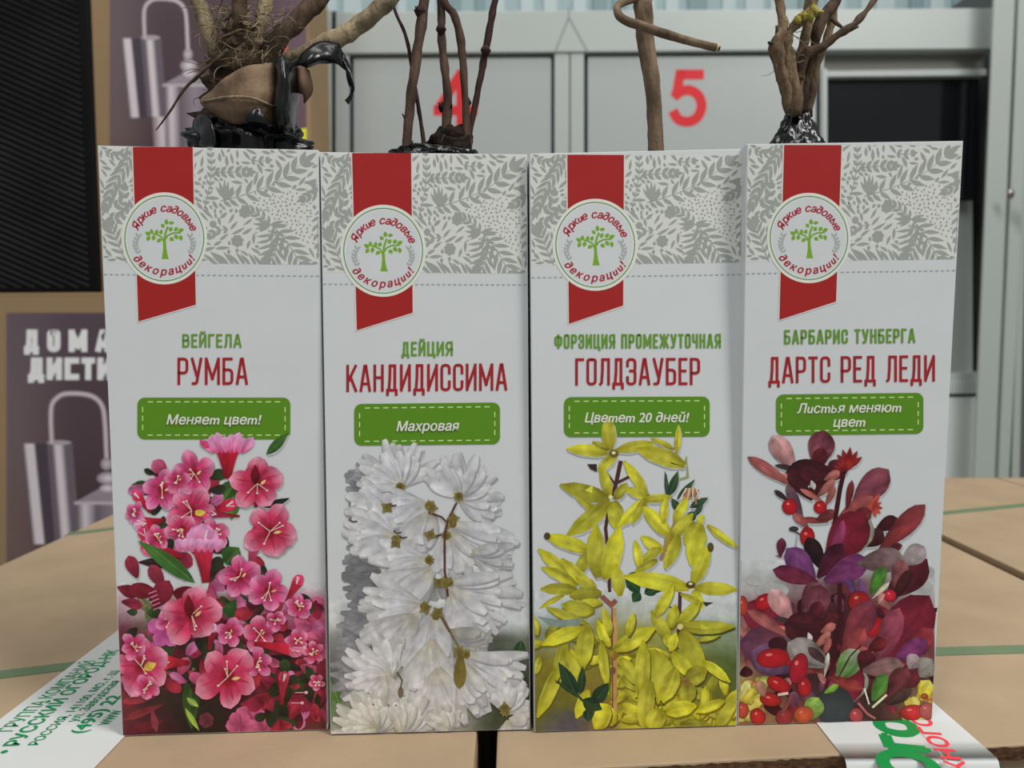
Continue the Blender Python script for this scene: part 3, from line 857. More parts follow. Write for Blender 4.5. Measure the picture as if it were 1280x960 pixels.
for _ in range(16000):
    x, y = rd.uniform(1, 275), rd.uniform(1, 146)
    a = 90+70*math.sin(x*.035+y*.05)+rd.uniform(-35, 35)+(180 if rd.random() < .35 else 0)
    o_leaf(x, y, a, rd.choice((12, 15, 19) if _ < 6000 else (6, 8, 10)), rd.uniform(3.2, 4.8), rd.uniform(-.18, .18), test=True, margin=.5)

def homog(B):
    (x0, y0), (x1, y1), (x2, y2), (x3, y3) = B['c']       # TL TR BL BR
    def f(s, t):
        return (x0*(1-s)*(1-t)+x1*s*(1-t)+x2*(1-s)*t+x3*s*t, y0*(1-s)*(1-t)+y1*s*(1-t)+y2*(1-s)*t+y3*s*t)
    return f
def make_box(B):
    TL, TR, BL, BR = B['c']
    b0, b1 = ground(*BL), ground(*BR)
    ax = (b1-b0); ax.z = 0; ax.normalize(); nb = Vector((-ax.y, ax.x, 0))
    n = (nb*math.cos(B['lean'])-Vector((0, 0, 1))*math.sin(B['lean'])).normalized()
    t0, t1 = hit(*TL, b0, n), hit(*TR, b0, n)
    root = thing('plant_box', B['label'], 'box', (b0+b1)/2+nb*DEPTH/2, 'printed plant boxes standing in a row')
    up = Vector((0, 0, 1)); D = nb*DEPTH; e = ax*.0006
    def slab(name, p, q, P, Q, inn, parent=root, bev=.00022):
        # p,q bottom, P,Q top; inn = thickness vector
        return hexa(name, [p, q, q+inn, p+inn, P, Q, Q+inn, P+inn], M_paper, parent, bev)
    front = slab('front_panel', b0, b1, t0, t1, nb*TH)
    slab('back_panel', b0+D+e-nb*TH, b1+D-e-nb*TH, t0+D+e-nb*TH, t1+D-e-nb*TH, nb*TH)
    slab('side_panel', b0+nb*(TH+.0001)+ax*TH, b0+D-nb*(TH+.0001)+ax*(TH+.0006), t0+nb*(TH+.0001)+ax*TH, t0+D-nb*(TH+.0001)+ax*(TH+.0006), -ax*TH)
    slab('side_panel', b1+nb*(TH+.0001)-ax*TH, b1+D-nb*(TH+.0001)-ax*(TH+.0006), t1+nb*(TH+.0001)-ax*TH, t1+D-nb*(TH+.0001)-ax*(TH+.0006), ax*TH)
    m_ = .0012
    slab('bottom_panel', b0+nb*m_+ax*m_+up*.0002, b1+nb*m_-ax*m_+up*.0002, b0+nb*m_+ax*m_+up*.0009, b1+nb*m_-ax*m_+up*.0009, nb*(DEPTH-2*m_), bev=0)
    # clamp printed points to the panel
    vdir = n.cross(ax).normalized()
    if vdir.z < 0: vdir = -vdir
    H = (t0-b0).dot(vdir)
    mg = .0003
    def clampf(p):
        v = (p-b0).dot(vdir); v = min(max(v, mg), H-mg); s = v/H
        l = (b0*(1-s)+t0*s); r_ = (b1*(1-s)+t1*s)
        u = (p-b0).dot(ax); u = min(max(u, (l-b0).dot(ax)+mg), (r_-b0).dot(ax)-mg)
        return b0+ax*u+vdir*v
    A = Art(b0, -n, clampf)
    fmap = homog(B)
    ys0 = (TL[1]+TR[1])/2
    # ornament band (a print of its own)
    tb = lambda s: (B['band'][0]*(1-s)+B['band'][1]*s)
    def om(x, y):
        s = x/ORW; px, py = fmap(s, 0); t = y/ORH
        pyb = tb(s); tt = (pyb-py)/((BL[1]+BR[1])/2-ys0)
        qx, qy = fmap(s, tt*t); return (qx, py+(pyb-py)*t)
    N = 8
    A.shape([om(ORW*i/N, 1.6 if j == 0 else ORH) for j in range(2) for i in range(N+1)], [(i, i+1, N+2+i, N+1+i) for i in range(N)], BANDC)
    A.shape([om(ORW*i/N, 0 if j == 0 else 1.6) for j in range(2) for i in range(N+1)], [(i, i+1, N+2+i, N+1+i) for i in range(N)], C(206, 206, 202))  # pale strip paints the highlight of the folded top edge
    l0 = A.lift
    for i, pts in enumerate(ORNS):
        A.lift = l0+(i % 60)*6e-7
        A.poly([om(x, min(y, ORH)) for x, y in pts], ORN)
    A.lift = l0+6e-5
    A.build('leaf_ornament_print', front)
    # dashed perforation
    for i in range(38):
        s0, s1 = (i+.2)/38, (i+.75)/38
        yy = lambda s: B['dash'][0]*(1-s)+B['dash'][1]*s
        a0 = fmap(s0, (yy(s0)-ys0)/733); a1 = fmap(s1, (yy(s1)-ys0)/733)
        A.ribbon([(a0[0], yy(s0)), (a1[0], yy(s1))], 1.2, C(146, 149, 148))
    A.build('dashed_line_print', front)
    (xa, xb), (xc, xd), yt, yl, yr = B['rib']
    e0 = TL[1]+(TR[1]-TL[1])*(xa-TL[0])/(TR[0]-TL[0])
    A.poly([(xa-1.4, e0+.5), (xb+1.4, e0+.5), (xd+1.3, yr+1.2), (xc-1.3, yl+1.5)], C(196, 194, 188))
    A.poly([(xa, e0+.8), (xb, e0+.8), (xd, yr), (xc, yl)], RIBC)
    A.build('red_ribbon_print', front)
    cx, cy = B['em']; er = B['er']; k = er/53.
    A.disc(cx, cy, 53.5*k, 57.5*k, EMW, n=56)
    A.disc(cx, cy, 47*k, 51*k, WHITE, n=56)
    em = A.build('emblem', front)
    A.ribbon([(cx+49.3*k*math.cos(i*math.pi/30), cy+53*k*math.sin(i*math.pi/30)) for i in range(60)], 1.5, RING, True)
    A.build('green_ring', em)
    # tree
    T = lambda x, y: (cx+(x-470)/6.4*k+0, cy+(y-468)/6.4*k)       # traced on a 6.4x enlargement
    A.poly([T(448, 634), T(456, 590), T(461, 540), T(458, 488), T(484, 488), T(486, 540), T(494, 590), T(506, 634)], LEAFG)
    A.ribbon([T(470, 500), T(476, 440), T(486, 405), T(500, 372)], 2.6*k, LEAFG)
    A.ribbon([T(468, 490), T(446, 456), T(412, 438), T(376, 430)], 2.2*k, LEAFG)
    A.ribbon([T(476, 480), T(496, 446), T(540, 426), T(600, 424)], 2.2*k, LEAFG)
    A.ribbon([T(474, 492), T(440, 478), T(420, 478)], 1.5*k, LEAFG)
    for (x, y, a, L, W_) in ((488, 345, 95, 48, 34), (462, 372, 130, 40, 32), (520, 346, 8, 46, 30), (368, 420, 95, 42, 32), (345, 434, 150, 50, 34), (408, 424, 80, 42, 32), (442, 424, 72, 42, 32),
                             (346, 462, 245, 46, 34), (386, 456, 255, 46, 34), (432, 480, 225, 44, 32), (518, 400, 60, 42, 34), (560, 400, 50, 42, 34), (596, 408, 28, 50, 34),
                             (524, 472, -30, 42, 34), (562, 450, -60, 46, 34), (600, 458, -75, 46, 34)):
        A.petal(*T(x-L*.35*math.cos(R_(a)), y+L*.35*math.sin(R_(a))), a, L/6.4*k*1.05, W_/6.4*k, LEAFG, LEAFG, 'lan', nu=5, nv=2)
    A.build('tree_mark', em)
    for sg in (-1, 1):
        for i in range(6):
            for s2 in (-1, 1):
                yy = 590-i*26
                xx = 470+sg*(200+math.sin(i*.55+.3)*30)
                A.petal(*T(xx, yy), 90+s2*38-sg*6, 6*k, 3.2*k, C(150, 156, 152), C(150, 156, 152), 'lan', nu=4, nv=2)
        A.petal(*T(470+sg*222, 450), 90, 5*k, 2.6*k, C(150, 156, 152), C(150, 156, 152), 'lan', nu=4, nv=2)
    A.build('wreath_mark', em)
    A.arc_text('Яркuе', cx, cy+1*k, 38.0*k, 13.4*k, 161, 105, EMT, .022)
    A.arc_text('са∂овьıе', cx, cy+1*k, 38.0*k, 13.4*k, 97, 16, EMT, .022)
    A.arc_text('∂екорацuu!', cx, cy-.5*k, 43.0*k, 13.4*k, 212, 328, EMT, .022, inside=True)
    A.build('emblem_lettering', em)
    sl_ = B['ban'][4]
    A.caps(B['green'][0], *B['green'][1:3], B['green'][3], B['green'][4], GT, t=.15, slope=sl_, gap=.085)
    A.build('green_lettering', front)
    A.caps(B['red'][0], *B['red'][1:3], B['red'][3], B['red'][4], RT_, t=.10, slope=sl_, gap=.085)
    A.build('red_lettering', front)
    x0, y0, x1, y1, sl = B['ban']
    mx = (x0+x1)/2
    def rr(x0, y0, x1, y1, rad, n=6):
        P = []
        for (cx_, cy_, a0) in ((x1-rad, y0+rad, 0), (x0+rad, y0+rad, 90), (x0+rad, y1-rad, 180), (x1-rad, y1-rad, 270)):
            for i in range(n+1):
                a = R_(a0+ (90*i/n)); P.append((cx_+rad*math.cos(a), cy_-rad*math.sin(a)))
        return [(a, b-sl*(a-mx)) for a, b in P]
    A.poly(rr(x0, y0, x1, y1, 9), BAN)
    bn = A.build('green_banner', front)
    P = rr(x0+6.5, y0+5.2, x1-6.5, y1-5.2, 4); P.append(P[0])
    # dashes along the outline
    run = 0
    for i in range(len(P)-1):
        a, b_ = Vector(P[i]), Vector(P[i+1]); L = (b_-a).length
        if L < 4: continue
        nn = max(1, round(L/11.5)); 
        for j in range(nn):
            A.ribbon([tuple(a.lerp(b_, (j+.2)/nn)), tuple(a.lerp(b_, (j+.78)/nn))], 1.25, BDASH)
    A.build('banner_stitching', bn)
    return root, front, A, dict(b0=b0, b1=b1, t0=t0, t1=t1, nb=nb, ax=ax)
BX = [make_box(B) for B in BOX]

# ------------------------------------------------------------------ PRINTED FLOWER PICTURES
def weigela(A, x, y, r_, rot=0, seed=0, lilac=0.0, squash=1.0, shadow=None):
    """open five-lobed flower seen from the front"""
    rd = random.Random(seed)
    base = C(126, 16, 38); midc = mixc(C(180, 50, 84), C(178, 64, 116), lilac); tip = mixc(C(216, 136, 158), C(200, 136, 172), lilac)
    order = [0, 2, 4, 1, 3]
    for k in range(4): A.petal(x, y, rot+36+k*90, r_*.62, r_*.5, base, midc, 'ob', vein=.2)
    for k in order:
        a = rot+k*72+rd.uniform(-8, 8)
        L = r_*rd.uniform(.92, 1.1)*(1 if abs(math.sin(R_(a))) > .5 else squash)
        L *= 1-.22*abs(math.sin(R_(a-rot*.5)))*rd.uniform(.3, 1)
        A.petal(x, y, a, L, r_*rd.uniform(.60, .84), base, tip, 'ob', bend=rd.uniform(-.16, .16), mid=midc, vein=.24, edge=rd.uniform(-.12, .14), seed=seed+k, notch=1, shadow=shadow)
        A.petal(x, y, a, L*.8, r_*.09, C(140, 20, 40), midc, 'lan', nu=4, nv=2)
    A.disc(x, y, r_*.2, r_*.24, C(150, 26, 46), C(84, 8, 20))
    for k in range(4):
        a = rot+rd.uniform(-60, 240); L = r_*rd.uniform(.2, .45)
        ex, ey = x+L*math.cos(R_(a)), y-L*math.sin(R_(a))
        A.ribbon([(x, y), (ex, ey)], 1.1, C(226, 170, 160))
        A.disc(ex, ey, 1.5, 1.1, C(232, 196, 176))
    A.petal(x+r_*.1, y+r_*.05, rot-50, r_*.26, r_*.10, C(206, 150, 110), C(226, 190, 130), 'lan', nu=4, nv=2)
def trumpet(A, x, y, a, L, W, seed=0, frill=(206, 128, 176), tube=(186, 34, 62)):
    """flower seen from the side: tube from (x,y) widening along a, frilled mouth"""
    rd = random.Random(seed)
    A.petal(x, y, a, L, W*.62, C(120, 16, 30), C(*tube), 'fun', vein=.12, seed=seed)
    ex, ey = x+L*.86*math.cos(R_(a)), y-L*.86*math.sin(R_(a))
    for k in (-2, 2, -1, 1, 0):
        A.petal(ex-k*2.2*math.sin(R_(a)), ey-k*2.2*math.cos(R_(a)), a-k*27+rd.uniform(-6, 6), W*.55, W*.42, C(*tube), C(*frill), 'ob', vein=.16, seed=seed+k, mid=mixc(C(*tube), C(*frill), .7))
    for k in range(3):
        b = a+rd.uniform(-30, 30)
        A.ribbon([(ex, ey), (ex+W*.4*math.cos(R_(b)), ey-W*.4*math.sin(R_(b)))], 1, C(232, 196, 206))
def leaf(A, x0, y0, x1, y1, W, dark=(30, 52, 22), light=(66, 104, 38), seed=0, shadow=None):
    L = math.hypot(x1-x0, y1-y0); a = math.degrees(math.atan2(y0-y1, x1-x0))
    A.petal(x0, y0, a, L, W, C(*dark), C(*light), 'lan', mid=C(*((p+q)//2 for p, q in zip(dark, light))), vein=.12, seed=seed, bend=.05, shadow=shadow)
    A.ribbon([(x0, y0), (x0*.15+x1*.85, y0*.15+y1*.85)], .8, C(*(min(255, q+18) for q in light)))

def picture_weigela(A):
    W_ = WHITE; D = C(54, 24, 28)
    A.grid([148, 190, 240, 300, 350, 408], [728, 752, 790, 830, 870, 921],
           [[W_]*6,
            [C(168, 140, 150), C(170, 150, 152), C(140, 80, 90), C(120, 60, 70), C(160, 110, 130), C(174, 116, 140)],
            [C(96, 34, 50), C(90, 70, 56), C(66, 30, 30), C(70, 26, 34), C(120, 44, 68), C(158, 66, 102)],
            [C(74, 28, 32), C(60, 34, 32), C(40, 26, 22), C(74, 28, 34), C(100, 28, 42), C(120, 34, 52)],
            [C(104, 34, 40), C(52, 32, 30), C(38, 34, 26), C(48, 26, 26), C(96, 30, 40), C(126, 34, 48)],
            [C(86, 30, 38), C(70, 28, 36), C(32, 28, 24), C(40, 24, 24), C(60, 22, 28), C(90, 50, 46)]], n=6)
    k = dict(shadow=SH)
    # blurred folds and far blossoms low down
    for (x0, y0, x1, y1, w_, c) in ((150, 878, 200, 868, 12, (138, 44, 52)), (152, 900, 205, 880, 10, (120, 40, 46)), (160, 915, 206, 900, 12, (98, 32, 40)), (196, 915, 190, 885, 9, (130, 52, 66)),
                                    (300, 880, 404, 868, 26, (128, 34, 48)), (350, 850, 406, 850, 20, (140, 40, 58)), (330, 905, 408, 895, 18, (110, 30, 38)), (300, 850, 350, 862, 22, (90, 26, 36))):
        A.pp(x0, y0, x1, y1, w_, C(*c), mixc(C(*c), D, .4), prof='lan', vein=.15)
    for (x, y, r_) in ((314, 902, 24), (330, 912, 20), (300, 906, 18), (392, 780, 26), (402, 802, 22), (398, 765, 20), (258, 900, 10)):
        for k_ in range(6):
            A.petal(x, y, k_*61+x, r_, r_*.9, C(132, 48, 78) if r_ > 12 else C(80, 34, 42), C(190, 92, 130) if r_ > 12 else C(100, 46, 58), 'ob', vein=.2, seed=k_)
    leaf(A, 190, 765, 172, 745, 14, (86, 84, 56), (120, 116, 80)); leaf(A, 185, 755, 198, 792, 18, (70, 80, 46), (104, 110, 70))
    leaf(A, 205, 838, 245, 838, 22, (70, 84, 50), (96, 116, 70)); leaf(A, 245, 805, 205, 812, 20, (22, 28, 20), (34, 44, 30))
    leaf(A, 240, 840, 236, 912, 22, (38, 56, 26), (52, 78, 30)); leaf(A, 232, 885, 248, 914, 7, (120, 150, 60), (150, 176, 70)); leaf(A, 234, 872, 248, 884, 8, (110, 140, 60), (150, 170, 80))
    leaf(A, 330, 822, 390, 838, 20, (24, 22, 20), (34, 34, 26)); leaf(A, 300, 742, 345, 762, 26, (30, 54, 24), (60, 92, 40)); leaf(A, 275, 760, 325, 765, 26, (46, 84, 34), (24, 36, 20))
    leaf(A, 268, 612, 300, 628, 30, (56, 92, 40), (30, 54, 24)); leaf(A, 296, 600, 272, 635, 26, (34, 60, 26), (70, 110, 44), **k)
    leaf(A, 292, 620, 288, 650, 18, (60, 96, 40), (90, 124, 56)); leaf(A, 285, 690, 262, 668, 26, (30, 44, 24), (40, 60, 30)); leaf(A, 282, 705, 300, 685, 30, (36, 62, 28), (64, 100, 44), **k)
    leaf(A, 333, 568, 362, 542, 12, (34, 74, 30), (60, 96, 36), **k); leaf(A, 330, 634, 363, 624, 9, (24, 26, 24), (30, 34, 30), **k)
    leaf(A, 225, 705, 172, 700, 14, (34, 24, 24), (40, 30, 26)); 
    # crowded blossoms and shade between the big flowers
    rd = random.Random(21)
    for (n, xa, xb, ya, yb) in ((70, 186, 272, 590, 700), (150, 152, 404, 750, 862), (40, 250, 350, 700, 770), (40, 330, 404, 850, 900)):
        for _ in range(n):
            x, y = rd.uniform(xa, xb), rd.uniform(ya, yb)
            if ya < 700 and (x-186)/86+(700-y)/110 < .35: continue
            a = rd.uniform(0, 360); L = rd.uniform(13, 28)
            c0, c1 = rd.choice((((84, 18, 32), (146, 38, 66)), ((130, 34, 60), (184, 86, 122)), ((50, 18, 22), (90, 26, 38)), ((140, 50, 92), (184, 110, 150)), ((100, 22, 34), (160, 44, 62)), ((30, 38, 24), (50, 66, 34)), ((28, 24, 20), (44, 50, 30))))
            A.petal(x, y, a, L, L*rd.uniform(.45, .8), C(*c0), C(*c1), 'ob', vein=.25, seed=int(x), bend=rd.uniform(-.2, .2))
    # left buds and maroon stems
    A.petal(172, 722, 112, 30, 17, C(84, 18, 32), C(144, 44, 64), 'ob', vein=.25, nv=6, **k); A.petal(176, 744, 160, 32, 16, C(76, 14, 28), C(112, 28, 44), 'lan', vein=.2, **k)
    A.petal(205, 735, 120, 34, 18, C(104, 24, 40), C(140, 50, 68), 'ob', vein=.2); A.petal(200, 742, 170, 40, 20, C(90, 16, 28), C(116, 30, 44), 'ob', vein=.2)
    A.petal(192, 760, 60, 40, 26, C(96, 20, 34), C(120, 34, 50), 'ob', vein=.2); A.petal(215, 740, -10, 44, 22, C(80, 14, 24), C(110, 20, 34), 'lan')
    for i in range(5): A.ribbon([(186+i*1.5, 742+i*5), (196+i*1.5, 738+i*5)], 1, C(220, 130, 160))
    # upper left group
    trumpet(A, 205, 650, 190, 26, 30, 5, (206, 150, 178)); trumpet(A, 188, 640, 128, 26, 22, 6, (200, 60, 100))
    weigela(A, 168, 640, 15, 130, 7, .8, shadow=SH)
    weigela(A, 203, 612, 29, 80, 1, .75, shadow=SH); weigela(A, 243, 592, 31, 95, 2, .55, shadow=SH); weigela(A, 222, 600, 18, 100, 12, .5)
    trumpet(A, 200, 700, 120, 40, 26, 8, (200, 60, 100)); trumpet(A, 230, 695, 165, 44, 34, 9, (204, 80, 122), (176, 30, 54)); weigela(A, 197, 672, 20, 100, 33, .4)
    trumpet(A, 262, 640, 20, 26, 26, 10, (206, 44, 80)); trumpet(A, 275, 640, 175, 30, 30, 11, (208, 60, 96))
    weigela(A, 240, 638, 34, 60, 3, .25); weigela(A, 228, 662, 26, 200, 21, .3)
    A.petal(244, 642, 10, 14, 8, C(226, 180, 60), C(232, 190, 70), 'lan')
    weigela(A, 266, 668, 24, 20, 22, .4)
    trumpet(A, 258, 728, 95, 52, 54, 13, (206, 142, 184), (186, 40, 68))
    for i in range(7): A.petal(226+i*7.5, 690, 100-i*5, 18, 12, C(190, 80, 130), C(208, 156, 190), 'ob', vein=.2, seed=i)
    # top
    A.petal(285, 598, 90, 40, 34, C(120, 16, 28), C(178, 30, 50), 'fun', vein=.1)
    for i in range(8): A.petal(268+i*5, 566, 125-i*10, 21+(i % 3)*3, 13, C(190, 66, 116), C(208, 150, 188), 'ob', vein=.22, seed=i+40)
    A.petal(262, 560, 140, 16, 9, C(190, 60, 110), C(190, 70, 110), 'lan')
    trumpet(A, 320, 634, 90, 20, 22, 14, (160, 50, 90), (130, 20, 40)); trumpet(A, 300, 645, 175, 34, 16, 15, (170, 70, 110), (140, 30, 56))
    weigela(A, 322, 604, 37, 92, 16, .05, shadow=SH)
    A.petal(320, 606, 92, 26, 12, C(70, 6, 16), C(120, 20, 34), 'lan')
    weigela(A, 338, 664, 40, 60, 17, .05, shadow=SH)
    leaf(A, 244, 728, 175, 672, 20, (44, 80, 36), (70, 108, 44), **k)
    # middle and right
    weigela(A, 300, 720, 29, 100, 18, .7, shadow=SH); weigela(A, 336, 738, 30, 70, 19, .75, shadow=SH)
    trumpet(A, 358, 752, 60, 30, 24, 20, (200, 60, 104), (180, 36, 62)); weigela(A, 374, 758, 19, -60, 34, .7)
    [A.petal(208, 786, k_*75-60, 24, 20, C(150, 50, 106), C(186, 90, 150), 'ob', vein=.2, seed=k_) for k_ in range(5)]; weigela(A, 212, 776, 18, 60, 35, .8)
    trumpet(A, 262, 812, 80, 26, 22, 36, (214, 180, 200), (120, 24, 40))
    weigela(A, 288, 790, 22, 150, 23, .7); weigela(A, 325, 792, 24, 100, 24, .4); weigela(A, 322, 828, 22, -50, 25, .8); weigela(A, 345, 775, 15, 60, 26, .7)
    trumpet(A, 318, 804, -8, 52, 32, 27, (190, 110, 140), (196, 40, 62)); weigela(A, 372, 800, 17, 30, 37, .5); weigela(A, 392, 815, 16, 30, 38, .2)
    for (x, y) in ((381, 809), (383, 865), (378, 878)): A.ribbon([(x-14, y), (x, y)], 1.1, C(214, 150, 160)); A.disc(x, y, 2.2, 2, C(222, 160, 160))
    trumpet(A, 352, 880, 85, 34, 24, 28, (168, 60, 84), (150, 38, 56)); weigela(A, 396, 852, 12, 130, 39, .4)
    trumpet(A, 238, 828, 178, 30, 30, 29, (196, 40, 70), (170, 34, 44))
    weigela(A, 177, 832, 41, 100, 30, .25); weigela(A, 168, 808, 20, 120, 40, .5)
    A.petal(180, 836, 25, 18, 11, C(190, 150, 60), C(212, 176, 80), 'lan'); weigela(A, 184, 858, 18, 270, 41, .5)
    weigela(A, 240, 768, 42, 92, 31, .05)
    A.petal(238, 772, 95, 30, 13, C(70, 6, 16), C(120, 20, 34), 'lan')
    weigela(A, 285, 846, 46, 60, 32, .08)
def fan(A, x, y, a, spread, L, W, n, seed=0, tone=1.0, warm=0.0, calyx=True, rays=2):
    """double white flower: layered narrow petals fanning out of the calyx"""
    rd = random.Random(seed)
    tip0 = (206, 206, 212); mid0 = (190, 190, 196); base0 = (176, 172, 158)
    tone = tone if tone > .85 else tone-.02
    f = lambda c: C(*(max(10, v*tone) for v in (c[0]+warm*4, c[1]+warm*2, c[2]-warm*14)))
    for lay in range(rays):
        for k in range(n):
            u = (k+.5)/n + (0 if lay == 0 else .5/n)
            b = a+(u-.5)*spread+rd.uniform(-5, 5)
            l = L*(1-.24*lay)*rd.uniform(.88, 1.08)*(1-.18*abs(u-.5))
            d = .86 if lay == 0 else 1.0
            d *= rd.uniform(.84, 1.04)
            A.petal(x, y, b, l, W*rd.uniform(.85, 1.15), tuple(q*d for q in f(base0)), tuple(q*d for q in f(tip0)), 'ray', bend=rd.uniform(-.12, .12), edge=.16, vein=.09,
                    mid=tuple(q*d for q in f(mid0)), nu=6, nv=4, seed=seed+k+lay*50, shadow=tuple(q*.80*tone for q in C(158, 158, 162)) if (k % 2) else None)
    if calyx:
        for k in range(5):
            A.petal(x, y, a+180+(k-2)*38, 8, 5, C(96, 86, 44), C(130, 118, 66), 'lan', nu=4, nv=2)
        A.disc(x, y, 5, 5, C(112, 100, 50), C(76, 64, 30))
def picture_deutzia(A):
    W_ = WHITE
    A.grid([410, 440, 500, 560, 620, 662], [745, 775, 800, 850, 885, 918],
           [[W_]*6,
            [W_, C(150, 152, 152), C(150, 152, 154), C(160, 160, 160), W_, W_],
            [C(120, 122, 118), C(128, 130, 130), C(150, 150, 146), C(150, 150, 146), C(70, 74, 64), C(104, 110, 96)],
            [C(70, 78, 62), C(120, 122, 116), C(140, 140, 132), C(150, 150, 140), C(40, 48, 36), C(52, 56, 44)],
            [C(80, 110, 56), C(130, 130, 120), C(150, 148, 138), C(146, 144, 130), C(60, 66, 48), C(40, 34, 28)],
            [C(140, 140, 130), C(150, 150, 140), C(160, 158, 148), C(140, 140, 128), C(70, 72, 54), C(90, 96, 60)]], n=5)
    leaf(A, 652, 800, 645, 830, 16, (40, 62, 36), (60, 84, 50)); leaf(A, 640, 840, 655, 815, 14, (36, 44, 32), (90, 96, 84))
    leaf(A, 425, 880, 412, 850, 16, (60, 90, 40), (90, 124, 60)); leaf(A, 630, 850, 650, 842, 16, (34, 60, 30), (44, 70, 40))
    # shadowed flowers on the left rim
    for (x, y, a, sp, L, t) in ((470, 600, 160, 70, 38, .72), (475, 625, 165, 60, 44, .66), (478, 650, 190, 60, 44, .70), (480, 690, 200, 60, 56, .68), (476, 715, 190, 60, 50, .60), (478, 735, 185, 70, 48, .62),
                                (480, 760, 200, 60, 52, .66), (470, 780, 190, 70, 50, .68), (470, 815, 185, 80, 56, .70), (462, 845, 190, 70, 48, .72)):
        fan(A, x, y, a, sp, L, 11, 6, seed=int(x+y), tone=t, calyx=False)
    fan(A, 555, 700, 250, 110, 60, 16, 8, 70, .74, .6, False)
    fan(A, 600, 640, 45, 120, 30, 9, 7, 71, .95, 0, False); fan(A, 545, 610, 80, 100, 30, 9, 6, 72, .92, 0, False)
    fan(A, 585, 705, -35, 120, 56, 15, 10, 73, .80, .5, False)
    fan(A, 500, 608, 105, 165, 60, 13, 13, 1, 1.0)
    fan(A, 574, 620, 48, 215, 54, 14, 13, 2, .98)
    fan(A, 486, 636, 158, 60, 56, 15, 6, 3, .98); fan(A, 536, 632, 195, 70, 62, 15, 7, 4, .96)
    fan(A, 540, 640, 240, 60, 62, 16, 6, 5, .93, .3, False)
    fan(A, 494, 674, 160, 75, 66, 17, 8, 6, 1.0)
    fan(A, 566, 655, -35, 62, 90, 15, 9, 7, .97); fan(A, 560, 662, -70, 50, 70, 18, 6, 8, .92, .4, False)
    fan(A, 590, 690, -20, 60, 54, 13, 8, 9, .90, .2, False)
    fan(A, 558, 670, 255, 30, 60, 13, 4, 10, 1.0)
    fan(A, 536, 700, 190, 70, 72, 17, 9, 11, .99); fan(A, 540, 712, 215, 50, 70, 18, 6, 12, .95, .2, False)
    fan(A, 530, 758, 190, 75, 82, 16, 10, 14, .98); fan(A, 520, 770, 215, 60, 74, 17, 8, 15, .94, .2, False)
    fan(A, 562, 728, -28, 85, 92, 16, 12, 16, .98); fan(A, 566, 735, -65, 50, 76, 19, 6, 17, .96, .2, False)
    fan(A, 560, 790, -30, 60, 60, 16, 8, 18, .80, .8, False)
    fan(A, 486, 846, 170, 250, 62, 13, 16, 19, 1.0, .3, False, 3)
    fan(A, 545, 770, 262, 56, 80, 19, 8, 20, .99); fan(A, 540, 800, 268, 60, 96, 18, 10, 21, .97, .4, False); fan(A, 548, 835, 272, 70, 80, 15, 12, 23, .99, .4, False)
    fan(A, 583, 818, -42, 80, 82, 15, 12, 22, .99); fan(A, 580, 830, -75, 40, 66, 17, 6, 24, .94, .5, False)
    fan(A, 470, 912, 110, 190, 58, 12, 15, 25, .97, .9, False, 3); fan(A, 500, 915, 60, 100, 52, 14, 8, 26, 1.0, .9, False)
    fan(A, 632, 888, 60, 150, 42, 12, 7, 27, 1.0, .3); fan(A, 636, 900, -60, 120, 34, 14, 6, 28, .95, .5, False)
    fan(A, 560, 912, 100, 120, 32, 10, 8, 29, .95, .8, False)
    ST = C(84, 50, 40)
    A.ribbon([(571, 628), (560, 650), (556, 668), (556, 712), (560, 745)], 2.6, ST); A.ribbon([(536, 640), (552, 646), (558, 652)], 2.4, ST); A.ribbon([(538, 672), (552, 668)], 2.6, ST)
    A.ribbon([(545, 762), (556, 775), (566, 795), (580, 820)], 2.2, C(104, 92, 60)); A.ribbon([(548, 765), (562, 790)], 1.4, C(90, 60, 50))
    for (x, y) in ((567, 648), (538, 668), (540, 634), (556, 728), (548, 728), (574, 814), (548, 765), (532, 760), (575, 842), (631, 884), (484, 634), (495, 678)):
        A.disc(x, y, 5.5, 5, C(112, 100, 52), C(70, 56, 34))
        for k in range(4): A.petal(x, y, k*85+x*7, 9, 4.4, C(92, 80, 40), C(124, 112, 60), 'lan', nu=4, nv=2)
    A.petal(576, 815, -92, 46, 16, C(96, 86, 36), C(112, 100, 48), 'ob'); A.disc(501, 865, 3.4, 7, C(110, 96, 80)); A.ribbon([(497, 840), (503, 850), (500, 862)], 1.8, C(90, 76, 60))
    for (x, y) in ((441, 652), (496, 666), (503, 672), (490, 632)): A.ribbon([(x-4, y-3), (x, y), (x+6, y-1)], 1.6, C(60, 52, 46))
    for (x, y) in ((467, 880), (486, 881), (495, 881)): A.disc(x, y, 1.1, 1.1, C(110, 50, 60))
def fp(A, x0, y0, x1, y1, W_, tone=0, seed=0, shadow=SH, bend=None):
    """one forsythia lobe; tone 0 bright .. 1 olive"""
    rd = random.Random(seed+int(x0*3+y1))
    v_ = rd.uniform(.88, 1.06)
    t = mixc(C(182*v_, 176*v_, 26), C(122, 118, 26), tone); b = mixc(C(150*v_, 142*v_, 24), C(98, 88, 22), tone); e = mixc(C(204*v_, 200*v_, 74), C(140, 140, 56), tone)
    A.pp(x0, y0, x1, y1, W_, b, t, prof='for', mid=mixc(t, e, .5), vein=.2, seed=seed, bend=bend if bend is not None else rd.uniform(-.12, .12), shadow=shadow)
